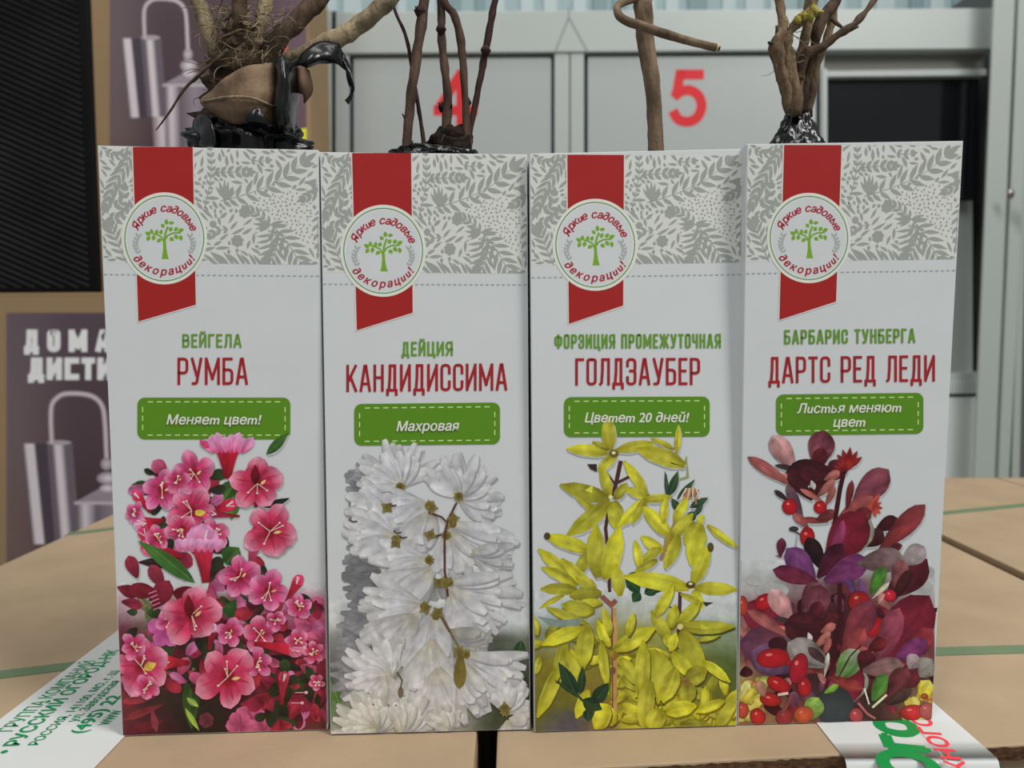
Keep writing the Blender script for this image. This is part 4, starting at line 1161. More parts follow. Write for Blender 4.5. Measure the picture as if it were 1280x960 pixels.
def picture_forsythia(A):
    W_ = WHITE
    A.grid([666, 700, 750, 800, 860, 922], [735, 765, 790, 830, 870, 912],
           [[W_]*6,
            [C(176, 182, 186), C(160, 170, 176), C(150, 155, 140), C(168, 172, 160), C(176, 182, 180), C(182, 186, 184)],
            [C(120, 128, 96), C(124, 136, 120), C(130, 128, 60), C(140, 138, 60), C(130, 140, 96), C(122, 136, 110)],
            [C(112, 104, 30), C(128, 120, 34), C(120, 112, 40), C(140, 134, 40), C(92, 98, 38), C(76, 90, 42)],
            [C(100, 96, 34), C(106, 100, 40), C(120, 100, 44), C(150, 146, 30), C(120, 118, 34), C(78, 84, 34)],
            [C(84, 86, 50), C(84, 80, 80), C(96, 84, 60), C(176, 172, 30), C(150, 148, 30), C(176, 176, 34)]], n=5)
    BR = C(70, 40, 36); TAN = C(176, 132, 84)
    A.ribbon([(776, 576), (771, 600), (766, 620)], 5, BR); A.ribbon([(770, 604), (790, 594)], 3.4, BR); A.ribbon([(768, 604), (758, 590)], 2.4, BR)
    A.ribbon([(760, 640), (757, 660), (760, 690), (762, 740)], 4, BR); A.ribbon([(826, 700), (836, 670), (858, 625), (862, 612)], 4.4, C(150, 110, 80))
    A.ribbon([(847, 600), (860, 596), (858, 572), (855, 580)], 2.6, C(140, 150, 90)); A.ribbon([(850, 740), (849, 775), (846, 820)], 4.6, BR)
    A.ribbon([(834, 755), (848, 770), (862, 758)], 2.6, BR)
    DG = ((34, 52, 34), (52, 76, 50))
    for (x0, y0, x1, y1, w_) in ((834, 624, 833, 588, 5), (836, 620, 849, 589, 11), (846, 624, 870, 600, 8), (860, 620, 874, 613, 9), (862, 634, 886, 623, 10), (850, 640, 840, 622, 10), (868, 645, 880, 628, 7), (858, 650, 872, 640, 12)):
        leaf(A, x0, y0, x1, y1, w_, *DG, shadow=SH)
    for (x0, y0, x1, y1, w_) in ((800, 740, 782, 722, 15), (800, 740, 790, 752, 14), (805, 742, 826, 732, 15), (812, 742, 842, 722, 12), (808, 735, 800, 716, 10), (826, 735, 832, 718, 6), (800, 722, 786, 716, 10)):
        leaf(A, x0, y0, x1, y1, w_, (30, 56, 34), (40, 74, 40), shadow=SH)
    for k in range(7): A.ribbon([(858+k*2, 610), (850+k*4, 624+(k % 3)*3)], 2, C(160, 110, 80) if k % 2 else C(206, 180, 150))
    # top flower
    fp(A, 763, 562, 757, 521, 20, .15, 1); fp(A, 760, 566, 709, 557, 17, 0, 2); fp(A, 762, 562, 740, 553, 9, .6, 3); fp(A, 770, 563, 818, 552, 15, .3, 4); fp(A, 770, 569, 746, 586, 15, 0, 5)
    A.disc(767, 567, 6.5, 5.5, C(120, 104, 20), C(60, 44, 20)); A.disc(767, 566, 2.4, 2, C(216, 206, 170))
    A.poly([(734, 580), (746, 580), (746, 590), (738, 586)], C(50, 40, 30))
    fp(A, 856, 582, 798, 555, 24, .1, 6, bend=.1); fp(A, 846, 566, 849, 531, 9, .0, 7); fp(A, 843, 562, 815, 545, 8, .5, 8); A.poly([(836, 577), (856, 583), (840, 580)], C(60, 66, 30))
    # second flower, left
    fp(A, 745, 640, 716, 615, 12, .5, 9); fp(A, 763, 620, 750, 584, 15, .5, 10); fp(A, 762, 624, 700, 606, 22, .85, 11); fp(A, 762, 626, 714, 674, 24, .65, 12); fp(A, 768, 624, 784, 604, 14, .5, 13); fp(A, 768, 626, 772, 660, 22, .3, 14)
    A.poly([(731, 613), (741, 606), (740, 616)], C(190, 190, 60)); A.disc(763, 621, 2.5, 2.5, C(210, 200, 150))
    # right of it
    fp(A, 808, 618, 783, 574, 15, .1, 15); fp(A, 812, 620, 780, 614, 14, .1, 16); fp(A, 812, 622, 770, 656, 17, .1, 17); fp(A, 806, 622, 793, 656, 12, .3, 18); fp(A, 806, 624, 840, 622, 12, .0, 19)
    # third
    fp(A, 738, 688, 681, 668, 20, .25, 20); fp(A, 738, 690, 720, 716, 18, .75, 21); A.disc(684, 670, 4, 4.5, C(70, 66, 30)); A.disc(740, 686, 5, 6, C(120, 90, 40))
    fp(A, 748, 722, 738, 656, 26, .1, 22); fp(A, 756, 724, 778, 660, 27, .05, 23)
    fp(A, 716, 722, 672, 687, 18, .2, 24); fp(A, 722, 732, 680, 704, 15, .3, 25); fp(A, 740, 735, 700, 700, 16, .0, 26); fp(A, 722, 738, 676, 732, 17, .75, 27); fp(A, 705, 744, 673, 757, 8, .5, 28)
    fp(A, 752, 742, 712, 742, 22, .8, 29); fp(A, 745, 735, 720, 722, 16, 0, 30); fp(A, 775, 745, 770, 705, 18, 0, 31)
    # right column
    fp(A, 838, 670, 803, 634, 21, .05, 32); fp(A, 829, 655, 830, 621, 12, 0, 33); fp(A, 843, 652, 859, 622, 14, 0, 34); fp(A, 838, 672, 868, 644, 18, 0, 35)
    A.petal(838, 662, -88, 36, 16, C(150, 140, 30), C(110, 80, 50), 'lan'); fp(A, 848, 668, 836, 712, 18, .5, 36); fp(A, 868, 652, 855, 680, 14, .3, 136)
    fp(A, 876, 655, 862, 706, 26, .2, 37); fp(A, 872, 655, 880, 644, 10, .2, 137); fp(A, 884, 656, 921, 687, 11, .15, 38)
    fp(A, 830, 690, 800, 672, 16, .1, 39); fp(A, 826, 685, 800, 700, 14, .3, 40); fp(A, 800, 712, 796, 674, 12, .1, 41); fp(A, 822, 700, 792, 712, 12, .4, 42)
    fp(A, 862, 735, 780, 716, 24, .1, 43); fp(A, 866, 730, 889, 682, 20, .2, 44); A.disc(888, 684, 4, 6, C(80, 74, 30)); fp(A, 868, 734, 921, 739, 19, 0, 45); fp(A, 866, 738, 880, 760, 15, .0, 46)
    fp(A, 850, 742, 880, 755, 9, .2, 146); A.disc(863, 731, 6, 4.6, C(90, 70, 20), C(50, 34, 20)); A.disc(863, 729.5, 2.6, 1.8, C(216, 200, 150)); A.poly([(878, 752), (892, 753), (882, 758)], C(50, 44, 30))
    # lower field, first random filling, then the readable ones
    rd = random.Random(8)
    for _ in range(70):
        x = rd.uniform(760, 915); y = rd.uniform(818, 905)
        if x > 880 and y < 860: continue
        a = rd.uniform(0, 6.28); L = rd.uniform(20, 36)
        fp(A, x, y, x+L*math.cos(a), y+L*math.sin(a), rd.uniform(10, 18), rd.choice((0, .05, .2, .5, .8)), int(x), C(110, 98, 26))
    for _ in range(26):
        x = rd.uniform(670, 770); y = rd.uniform(775, 830); a = rd.uniform(0, 6.28); L = rd.uniform(18, 32)
        fp(A, x, y, x+L*math.cos(a), y+L*math.sin(a), rd.uniform(9, 14), rd.choice((.1, .4, .8)), int(x), C(100, 92, 30))
    A.grid([668, 690, 715, 735], [895-30, 880, 895, 914], [[C(104, 100, 32)]*4, [C(96, 92, 34), C(100, 96, 36), C(96, 92, 40), C(104, 100, 36)], [C(92, 92, 40), C(84, 82, 60), C(80, 76, 78), C(88, 80, 60)], [C(86, 88, 50), C(84, 80, 82), C(80, 76, 84), C(90, 80, 60)]], n=4)
    fp(A, 700, 830, 676, 898, 20, .05, 50, C(90, 86, 30)); fp(A, 708, 800, 690, 850, 18, .3, 51, C(90, 86, 30)); fp(A, 706, 812, 722, 860, 24, .05, 52, C(90, 86, 30))
    fp(A, 735, 862, 722, 898, 18, .05, 53, C(80, 80, 50))
    fp(A, 752, 753, 720, 752, 12, .0, 54, C(110, 104, 40)); fp(A, 742, 762, 702, 760, 22, .15, 55, C(110, 104, 40)); fp(A, 732, 778, 682, 762, 13, .1, 155, C(110, 104, 40))
    A.poly([(672, 770), (700, 775), (728, 772), (722, 784), (690, 783)], C(118, 132, 122)); fp(A, 728, 786, 676, 800, 20, .1, 56, C(110, 104, 40)); fp(A, 734, 780, 727, 836, 24, .1, 57, C(90, 86, 30))
    A.ribbon([(767, 760), (769, 800), (768, 904)], 6, TAN); A.ribbon([(765, 760), (766, 904)], 1.4, C(110, 70, 44)); A.ribbon([(752, 745), (764, 756), (770, 750)], 6, C(130, 76, 60))
    fp(A, 762, 808, 745, 776, 14, .0, 58, C(90, 80, 30)); fp(A, 762, 795, 758, 758, 12, .1, 59, C(90, 80, 30)); fp(A, 766, 812, 820, 786, 24, .05, 60, C(90, 80, 30)); fp(A, 785, 795, 790, 765, 12, .1, 61, C(90, 80, 30))
    A.petal(767, 812, -88, 14, 12, C(150, 130, 30), C(120, 70, 40), 'lan'); fp(A, 752, 800, 755, 860, 14, .15, 62, C(80, 76, 30)); A.disc(766, 838, 3.5, 5, C(110, 80, 60))
    fp(A, 775, 822, 802, 856, 18, 0, 63, C(90, 60, 30)); fp(A, 768, 905, 746, 878, 26, 0, 64, C(90, 70, 40)); fp(A, 745, 912, 760, 880, 24, .0, 65, C(90, 70, 40))
    for (x0, y0, x1, y1, w_) in ((722, 872, 700, 826, 17), (725, 868, 730, 832, 11), (725, 872, 694, 848, 6), (740, 880, 762, 854, 18), (728, 874, 752, 888, 18), (735, 885, 735, 902, 14)):
        leaf(A, x0, y0, x1, y1, w_, (28, 46, 28), (38, 62, 36))
    A.ribbon([(715, 862), (735, 882), (748, 880)], 3, C(40, 64, 34))
    # big lower right blossom
    fp(A, 838, 800, 812, 764, 18, .15, 70, C(120, 112, 30)); fp(A, 818, 770, 846, 732, 15, .05, 71, C(140, 140, 80)); fp(A, 838, 785, 842, 755, 17, .4, 72, C(100, 90, 30)); fp(A, 848, 780, 876, 752, 17, .4, 73, C(110, 110, 50))
    fp(A, 832, 792, 838, 812, 14, .1, 74, C(90, 80, 30)); fp(A, 838, 814, 845, 790, 13, 0, 75, C(90, 80, 30))
    fp(A, 872, 800, 900, 795, 8, .3, 76, C(70, 76, 30)); fp(A, 850, 782, 917, 789, 19, .6, 77, C(60, 66, 28)); A.poly([(875, 778), (886, 786), (876, 786)], C(190, 188, 50))
    fp(A, 852, 788, 878, 842, 30, .65, 78, C(70, 64, 24)); A.disc(850, 783, 4, 4, C(190, 170, 110), C(214, 200, 150))
    fp(A, 840, 815, 866, 845, 20, .2, 79, C(80, 70, 24)); fp(A, 878, 826, 914, 850, 14, .05, 80, C(70, 76, 30)); fp(A, 856, 850, 884, 838, 26, .7, 81, C(80, 70, 24)); fp(A, 858, 852, 862, 880, 24, .75, 82, C(80, 70, 24))
    A.disc(857, 851, 5, 4, C(130, 100, 50), C(110, 76, 44))
    fp(A, 812, 812, 824, 880, 52, .0, 83, C(110, 100, 24)); fp(A, 800, 870, 808, 800, 22, .0, 84, C(100, 90, 24)); fp(A, 812, 850, 798, 914, 24, .0, 85, C(100, 90, 24)); fp(A, 845, 835, 830, 880, 24, .0, 86, C(100, 90, 24))
    A.ribbon([(818, 872), (822, 884), (826, 876), (830, 882)], 1.6, C(70, 60, 24)); fp(A, 826, 885, 812, 914, 26, .05, 87, C(110, 100, 24)); fp(A, 832, 890, 870, 880, 22, 0, 88, C(110, 100, 24)); fp(A, 895, 912, 920, 865, 18, .0, 89, C(120, 116, 30))
    fp(A, 850, 905, 895, 908, 18, .8, 90, C(110, 100, 24)); fp(A, 905, 875, 870, 892, 14, .1, 91, C(110, 100, 24))
def ov(A, x0, y0, x1, y1, W_, c, c2=None, seed=0, shadow=None, edge=.25, prof='ob', vein=.14):
    c2 = c2 or tuple(min(255, v*1.15+6) for v in c)
    A.pp(x0, y0, x1, y1, W_, C(*(v*.8 for v in c)), C(*c2), prof=prof, mid=C(*c), vein=vein, seed=seed+int(x0+y1), edge=edge, bend=.03, shadow=shadow)
    A.ribbon([(x0, y0), (x0*.2+x1*.8, y0*.2+y1*.8)], .7, C(*(v*.85 for v in c2)))
def berry(A, x, y, rx, ry, ang=0, c=(176, 26, 34)):
    A.disc(x, y, rx+.7, ry+.7, C(*(v*.55 for v in c)), ang=ang); A.disc(x, y, rx, ry, C(*(v*.8 for v in c)), C(*c), ang=ang); A.disc(x-rx*.25, y-ry*.35, rx*.22, ry*.16, C(222, 110, 100), ang=ang)
def crown_part(A, dx, dy, k=1.0, sh=SH, low=False):
    """the leafy shoot the picture shows twice; origin = photo px of the upper one"""
    def T(*a): return [dx+(a[i]-1040)*k+1040 if i % 2 == 0 else dy+(a[i]-600)*k+600 for i in range(len(a))]
    o = lambda x0, y0, x1, y1, w_, c, c2=None, **q: ov(A, *T(x0, y0, x1, y1), w_*k, c, c2, shadow=sh, **q)
    o(992, 586, 966, 543, 27, (186, 132, 132), (190, 150, 148)); o(1020, 622, 975, 590, 11, (160, 90, 84)); o(988, 606, 935, 569, 15, (158, 88, 86), (140, 74, 72))
    o(1008, 590, 968, 580, 7, (50, 40, 40)); o(1020, 584, 1032, 538, 34, (116, 60, 70), (86, 36, 48), vein=.25); o(1018, 588, 1030, 560, 20, (78, 24, 32))
    o(1045, 592, 982, 588, 34, (66, 22, 28), (54, 18, 24)); o(1040, 600, 1052, 575, 26, (70, 22, 26)); o(1015, 625, 985, 590, 18, (56, 18, 22)); o(1038, 598, 1010, 620, 18, (60, 18, 24))
    o(1030, 600, 1050, 590, 12, (150, 84, 78)); o(1022, 620, 1044, 600, 11, (158, 92, 84), (170, 108, 96)); o(1032, 632, 1044, 608, 9, (140, 76, 70)); o(1030, 628, 1000, 610, 7, (160, 88, 80)); o(1018, 612, 1014, 600, 7, (210, 190, 180), prof='lan')
    o(1003, 652, 985, 604, 14, (86, 58, 72), (100, 74, 84)); o(985, 626, 968, 612, 7, (44, 34, 36)); o(1010, 660, 992, 640, 12, (130, 70, 70)); o(1035, 652, 1000, 648, 8, (120, 50, 50)); o(1020, 650, 1045, 640, 14, (96, 40, 40))
    A.ribbon([tuple(T(1058, 575)), tuple(T(1050, 610)), tuple(T(1042, 660)), tuple(T(1050, 700)), tuple(T(1049, 780))], 5.5*k, C(58, 14, 20))
    if not low:
        for a in range(-52, 53, 26): A.petal(*T(1060, 584), 84+a*.9, (26-abs(a)*.08)*k, 8*k, C(86, 14, 18), C(128, 34, 32), 'lan', nu=4, nv=2, shadow=sh)
        A.disc(*T(1060, 579), 7*k, 8*k, C(110, 18, 20), C(150, 30, 30))
        for a in range(5): A.petal(*T(1056, 590), 50+a*25, 16*k, 5*k, C(80, 16, 20), C(150, 40, 36), 'lan', nu=4, nv=2)
    o(1066, 630, 1112, 588, 34, (118, 58, 70), (124, 62, 74)); o(1048, 648, 1092, 622, 22, (134, 64, 64), (150, 78, 74)); o(1058, 636, 1066, 600, 9, (90, 26, 30)); o(1078, 650, 1100, 618, 8, (160, 60, 50)); o(1062, 650, 1090, 640, 20, (100, 36, 36))
    for q in range(5): A.petal(*T(1090, 634), 60-q*32, 14*k, 5*k, C(140, 40, 34), C(170, 70, 54), 'lan', nu=4, nv=2)
    o(1095, 662, 1122, 648, 18, (56, 16, 24)); o(1098, 690, 1128, 682, 12, (70, 22, 30)); o(1100, 686, 1158, 632, 26, (124, 46, 48), (128, 56, 60)); o(1082, 682, 1104, 664, 22, (60, 20, 24))
    o(1062, 695, 1090, 652, 26, (128, 128, 110), (120, 126, 116)); o(1072, 694, 1060, 676, 12, (80, 110, 50))
    o(1034, 704, 1082, 642, 50, (112, 24, 44), (100, 22, 36)); o(1036, 708, 1056, 650, 16, (120, 44, 74))
    for (x, y, rx, ry) in ((987, 633, 9, 9.5), (1025, 634, 7.5, 7.5), (1009, 671, 8.5, 12)): berry(A, *T(x, y), rx*k, ry*k)
def picture_barberry(A):
    W_ = WHITE
    A.grid([922, 960, 1000, 1050, 1100, 1168], [700, 730, 765, 810, 855, 905],
           [[W_]*6,
            [C(170, 168, 168), C(150, 148, 148), C(130, 110, 114), C(80, 40, 48), C(120, 90, 92), C(176, 178, 176)],
            [C(140, 96, 92), C(120, 80, 84), C(90, 40, 46), C(60, 24, 30), C(90, 44, 44), C(150, 130, 126)],
            [C(110, 50, 62), C(100, 50, 64), C(60, 26, 34), C(54, 22, 28), C(92, 34, 44), C(110, 60, 60)],
            [C(150, 136, 80), C(110, 60, 60), C(60, 30, 34), C(36, 28, 30), C(70, 40, 36), C(120, 90, 70)],
            [C(130, 70, 60), C(130, 100, 70), C(120, 70, 60), C(30, 30, 32), C(66, 34, 34), C(150, 110, 70)]], n=5)
    rd = random.Random(4)
    pal = [(108, 34, 46), (84, 22, 32), (60, 18, 26), (128, 60, 64), (150, 92, 88), (44, 14, 20), (96, 52, 70), (118, 30, 40)]
    for _ in range(90):
        y = rd.uniform(735, 895); x = rd.uniform(928, 1160)
        if y < 765 and not (985 < x < 1120): continue
        a = rd.uniform(0, 6.28); L = rd.uniform(14, 30)
        ov(A, x, y, x+L*math.cos(a), y+L*math.sin(a), rd.uniform(8, 18), rd.choice(pal), seed=int(x))
    for _ in range(34):
        x = rd.choice((rd.uniform(924, 955), rd.uniform(1130, 1164))); y = rd.uniform(850, 900)
        A.disc(x, y, rd.uniform(4, 9), rd.uniform(4, 8), C(*rd.choice(((196, 176, 70), (170, 160, 60), (206, 196, 120), (150, 50, 44), (110, 120, 50)))), C(*rd.choice(((214, 200, 110), (190, 170, 70)))), ang=rd.uniform(0, 180))
    # grey pebbles fading out behind
    for (x, y, w_, h_) in ((945, 725, 18, 10), (965, 738, 26, 14), (1150, 735, 20, 16), (1158, 715, 12, 12)): A.disc(x, y, w_*.8, h_*.7, C(160, 160, 158), C(150, 150, 148))
    # upper shoot
    crown_part(A, 0, 0)
    A.ribbon([(990, 662), (1000, 668)], 2, C(60, 50, 60)); A.disc(992, 661, 6, 3.4, C(50, 46, 54)); A.ribbon([(997, 668), (994, 688)], 2, C(150, 156, 160))
    ov(A, 1028, 712, 1010, 670, 22, (30, 14, 18), shadow=None)
    # violet rosette
    ov(A, 975, 695, 978, 672, 12, (84, 26, 50), shadow=SH); ov(A, 1018, 724, 984, 684, 30, (112, 58, 108), (104, 56, 104), shadow=SH); ov(A, 1022, 728, 966, 710, 22, (104, 34, 58), (92, 28, 52), shadow=SH)
    ov(A, 1022, 722, 1054, 680, 24, (66, 18, 38), (60, 18, 36)); ov(A, 1030, 726, 1086, 700, 32, (112, 48, 92), (106, 44, 96)); A.poly([(968, 694), (978, 694), (976, 697)], C(90, 40, 60))
    ov(A, 1072, 704, 1130, 698, 32, (112, 84, 84), (124, 104, 102), vein=.35, shadow=SH); ov(A, 1088, 742, 1106, 708, 18, (76, 124, 48), (60, 104, 40)); ov(A, 1090, 748, 1112, 728, 6, (190, 180, 150))
    ov(A, 1110, 745, 1160, 700, 40, (84, 26, 34), (74, 22, 28), shadow=SH); ov(A, 1128, 705, 1156, 684, 26, (148, 134, 134), (160, 150, 150), vein=.3, shadow=SH); ov(A, 1118, 735, 1130, 700, 22, (116, 66, 68), vein=.3); ov(A, 1115, 750, 1140, 712, 16, (56, 20, 24))
    ov(A, 1070, 750, 1060, 720, 10, (80, 50, 90)); ov(A, 1085, 765, 1075, 722, 10, (92, 56, 96))
    # lower shoot (the same one again)
    ov(A, 995, 800, 932, 752, 46, (118, 32, 50), (110, 30, 46)); ov(A, 1010, 815, 924, 800, 52, (100, 52, 66), (94, 52, 76)); ov(A, 990, 838, 940, 812, 40, (100, 66, 96), (104, 70, 100))
    berry(A, 928, 757, 6, 12, 0, (178, 60, 44)); berry(A, 955, 752, 12, 9, 30); ov(A, 1004, 765, 1030, 730, 34, (120, 60, 70), (130, 90, 96), vein=.3)
    crown_part(A, -5, 190, .96, None, True)
    berry(A, 1073, 751, 13, 12, 20, (160, 30, 34)); berry(A, 1093, 784, 9, 13, -30); berry(A, 1112, 744, 7.5, 7, 0, (196, 36, 58)); ov(A, 1097, 755, 1106, 742, 4, (190, 130, 120))
    ov(A, 1055, 808, 1092, 752, 36, (116, 44, 54), (112, 50, 66)); ov(A, 1050, 820, 1082, 786, 24, (134, 54, 56))
    ov(A, 1098, 832, 1164, 746, 60, (108, 28, 44), (104, 24, 40)); ov(A, 1095, 830, 1126, 760, 30, (124, 54, 70)); ov(A, 1125, 828, 1166, 786, 30, (116, 36, 44)); ov(A, 1118, 824, 1160, 802, 26, (112, 48, 92), (106, 44, 92)); ov(A, 1085, 812, 1108, 800, 18, (90, 24, 26))
    ov(A, 1046, 850, 1074, 812, 30, (96, 132, 70), (146, 150, 132), vein=.3); A.ribbon([(1048, 846), (1062, 820), (1076, 806)], 2, C(60, 24, 28)); ov(A, 1078, 840, 1086, 812, 24, (66, 18, 24))
    ov(A, 1078, 838, 1130, 832, 26, (124, 88, 88), (130, 104, 98), vein=.35); ov(A, 1035, 846, 1078, 862, 16, (126, 44, 40)); ov(A, 1120, 855, 1150, 838, 30, (88, 28, 36)); ov(A, 1136, 836, 1146, 818, 20, (156, 136, 140), vein=.3); ov(A, 1150, 846, 1166, 824, 28, (130, 124, 116), vein=.3)
    ov(A, 1090, 876, 1108, 842, 20, (80, 128, 52), (64, 108, 44)); ov(A, 1110, 870, 1135, 835, 28, (94, 40, 44)); ov(A, 1108, 880, 1140, 862, 16, (60, 40, 34)); A.ribbon([(1090, 884), (1108, 868)], 3, C(206, 206, 160)); A.ribbon([(1080, 860), (1086, 880)], 2, C(200, 200, 190))
    # grey speckled leaf, big dark leaf, berries
    ov(A, 1036, 832, 984, 802, 36, (132, 124, 120), (150, 140, 136), vein=.4); ov(A, 1034, 830, 1010, 808, 12, (64, 40, 44)); ov(A, 1030, 845, 1036, 815, 6, (190, 176, 166)); A.disc(972, 805, 12, 9, C(54, 18, 28))
    berry(A, 966, 822, 20, 11.5, 5); berry(A, 998, 835, 10.5, 19, -15, (166, 26, 44)); berry(A, 973, 855, 15, 8.5, -25); berry(A, 963, 874, 13, 8, -10, (166, 34, 34)); ov(A, 955, 870, 948, 850, 14, (150, 110, 90)); A.ribbon([(972, 868), (985, 866)], 3.5, C(206, 180, 170))
    A.disc(1043, 882, 24, 25, C(40, 44, 46), C(52, 56, 56), n=30); ov(A, 1030, 866, 1048, 856, 9, (110, 150, 50)); ov(A, 1008, 900, 1024, 872, 26, (110, 140, 60)); berry(A, 1004, 893, 12, 10, 20, (186, 84, 50)); berry(A, 980, 896, 10, 10, 0, (150, 50, 50))
    A.ribbon([(990, 868), (984, 880), (975, 895)], 4, C(120, 60, 60)); berry(A, 928, 887, 7, 10, 0, (180, 70, 54)); berry(A, 947, 895, 9, 10, 30, (182, 40, 40)); ov(A, 940, 880, 926, 858, 22, (196, 180, 66)); ov(A, 926, 872, 936, 850, 12, (206, 194, 110))
    berry(A, 1140, 890, 15, 9, 5, (190, 46, 46)); berry(A, 1158, 888, 9, 10, 0, (170, 90, 80)); berry(A, 1070, 894, 8, 9, 0, (170, 60, 66)); A.ribbon([(1072, 878), (1084, 892), (1094, 898)], 3, C(160, 90, 90)); ov(A, 1150, 875, 1162, 850, 22, (206, 186, 50), (220, 200, 90)); berry(A, 1155, 870, 4, 3, 0, (170, 70, 40))
PIX = [picture_weigela, picture_deutzia, picture_forsythia, picture_barberry]
PNAME = ['flower_picture', 'flower_picture', 'flower_picture', 'leaf_picture']
PLAB = ['printed picture of pink weigela flowers', 'printed picture of white double flowers', 'printed picture of yellow forsythia flowers', 'printed picture of dark red leaves and berries']
for B, (root, front, A, g), pf, pn, pl in zip(BOX, BX, PIX, PNAME, PLAB):
    A.grain, A.fold = {picture_weigela: (.34, .09), picture_deutzia: (.26, .05), picture_forsythia: (.34, .12), picture_barberry: (.55, .10)}[pf]; A.mode = 1; pf(A); A.mode = 2; pf(A); A.mode = 0
    o = A.build(pn, front, M_pic); o['label'] = pl
    for (tx, bx, by, bw) in B['bt']:
        A.font(tx.translate(ITAL), bx, by, bw, 12.2, BTX, rot=math.degrees(math.atan(B['ban'][4])), shear=.22, offset=.02)
    A.build('banner_lettering', front)

# ------------------------------------------------------------------ THE BARE SHRUBS STANDING IN THE BOXES
def bark(name, c1, c2, bump=.9):
    return mat(name, c1, 0.85, 0.15, noise_amt=.35, noise_scale=160, bump=bump, bump_scale=350, stretch=(1, 1, .45), col2=c2)
M_b1 = bark('grey_brown_bark', C(84, 74, 58), C(136, 122, 98))
M_b1d = bark('dark_brown_bark', C(40, 32, 26), C(80, 66, 52))
M_b2 = bark('red_brown_bark', C(44, 33, 28), C(84, 66, 56), .5)
M_b2d = bark('blackish_bark', C(34, 24, 24), C(60, 42, 38), .5)
M_b3 = bark('warm_brown_bark', C(78, 64, 52), C(122, 104, 84), .7)
M_b4 = bark('moss_brown_bark', C(62, 48, 38), C(118, 100, 78))
M_moss = mat('yellow_lichen', C(132, 124, 62), .95, .05, noise_amt=.5, noise_scale=600, bump=1, bump_scale=500)
M_leaf = mat('dry_leaf', C(66, 50, 38), .7, .25, noise_amt=.5, noise_scale=90, bump=.7, bump_scale=160, col2=C(122, 100, 78))
M_leafd = mat('dark_dry_leaf', C(58, 42, 34), .7, .25, noise_amt=.6, noise_scale=90, col2=C(100, 78, 60))
M_cutw = mat('pale_cut_wood', C(176, 156, 118), .8, .2)
YP = 0.026
def Q(x, y, d=0.0): return back(x, y, YP+d)
def tube(name, pts, rads, m_, parent, seg=12, rough=.18, n=7, seed=0):
    b = MB(); b.tube([Q(*p) for p in pts], rads, seg, rough, n, seed)
    return b.build(name, m_, parent)
def crumple(name, cx, cy, rx, rz, ry, parent, seed=0, ztop=None, amp=.22, d=0.0, cone=False, sub=5, zlow=.01):
    """crumpled black film bag: lumpy closed surface with sharp creases, running down into the box"""
    c = Q(cx, cy, d)
    bm = bmesh.new(); bmesh.ops.create_icosphere(bm, subdivisions=sub, radius=1.0)
    S_ = Vector((seed*3.1, seed*1.7, 0))
    for v in bm.verts:
        p = v.co.copy()
        nn = abs(noise.noise(p*2.3+S_))*1.0 + abs(noise.noise(p*5.1+S_))*.6+abs(noise.noise(p*11+S_))*.28
        k = 1+amp*(nn-.55)
        if cone and p.z > -0.2:
            w_ = max(0.20, 1-(p.z+.2)*.70)
            p.x = p.x/max(math.sqrt(1-min(p.z*p.z, .93)), .3)*w_; p.y = p.y/max(math.sqrt(1-min(p.z*p.z, .93)), .3)*w_
        z = p.z*k*rz
        q = Vector((c.x+p.x*k*rx, c.y+p.y*k*ry, c.z+z))
        if p.z < -.15:                       # the rest hangs down as a long bag
            t = min(1, (-p.z-.15)/.85)
            q.z = (c.z-.15*rz)*(1-t)+zlow*t
            f_ = (1-.1*t) if t < .95 else (1-.1*t)
            q.x = c.x+p.x/max(math.sqrt(max(1-p.z*p.z, .02)), .35)*rx*f_*.9*(1 if t < .9 else 1-(t-.9)*6)
            q.y = c.y+p.y/max(math.sqrt(max(1-p.z*p.z, .02)), .35)*ry*f_*.9*(1 if t < .9 else 1-(t-.9)*6)
        v.co = q
    me = bpy.data.meshes.new(name); bm.to_mesh(me); bm.free()
    me.materials.append(M_bag)
    me.transform(Matrix.Translation(-c))
    for p in me.polygons: p.use_smooth = True
    o = bpy.data.objects.new(name, me); COL.objects.link(o); o.location = c
    o.parent = parent; o.matrix_parent_inverse = parent_world(parent).inverted()
    return o
def patch(name, rows, m_, parent, th=.0005, sub=4, wob=0.0, smooth=True, seed=0):
    """sheet through rows of (px, py, depth) points"""
    R2 = [catmull([Q(*p) for p in r_], sub) for r_ in rows]
    cols_ = [catmull([r_[i] for r_ in R2], sub) for i in range(len(R2[0]))]
    nu = len(cols_); nv = len(cols_[0])
    V = []
    for j in range(nv):
        for i in range(nu):
            p = cols_[i][j]
            V.append(p+Vector((0, 1, 0))*wob*noise.noise(p*120+Vector((seed, 0, 0)))+Vector((.3, 0, .6))*wob*.5*noise.noise(p*200+Vector((seed, 5, 0))))
    N = len(V)
    Fc = [(j*nu+i, j*nu+i+1, (j+1)*nu+i+1, (j+1)*nu+i) for j in range(nv-1) for i in range(nu-1)]
    o = mesh_obj(name, V, Fc, m_, parent, smooth, loc=sum(V, Vector())/N)
    sm = o.modifiers.new('thickness', 'SOLIDIFY'); sm.thickness = th
    return o
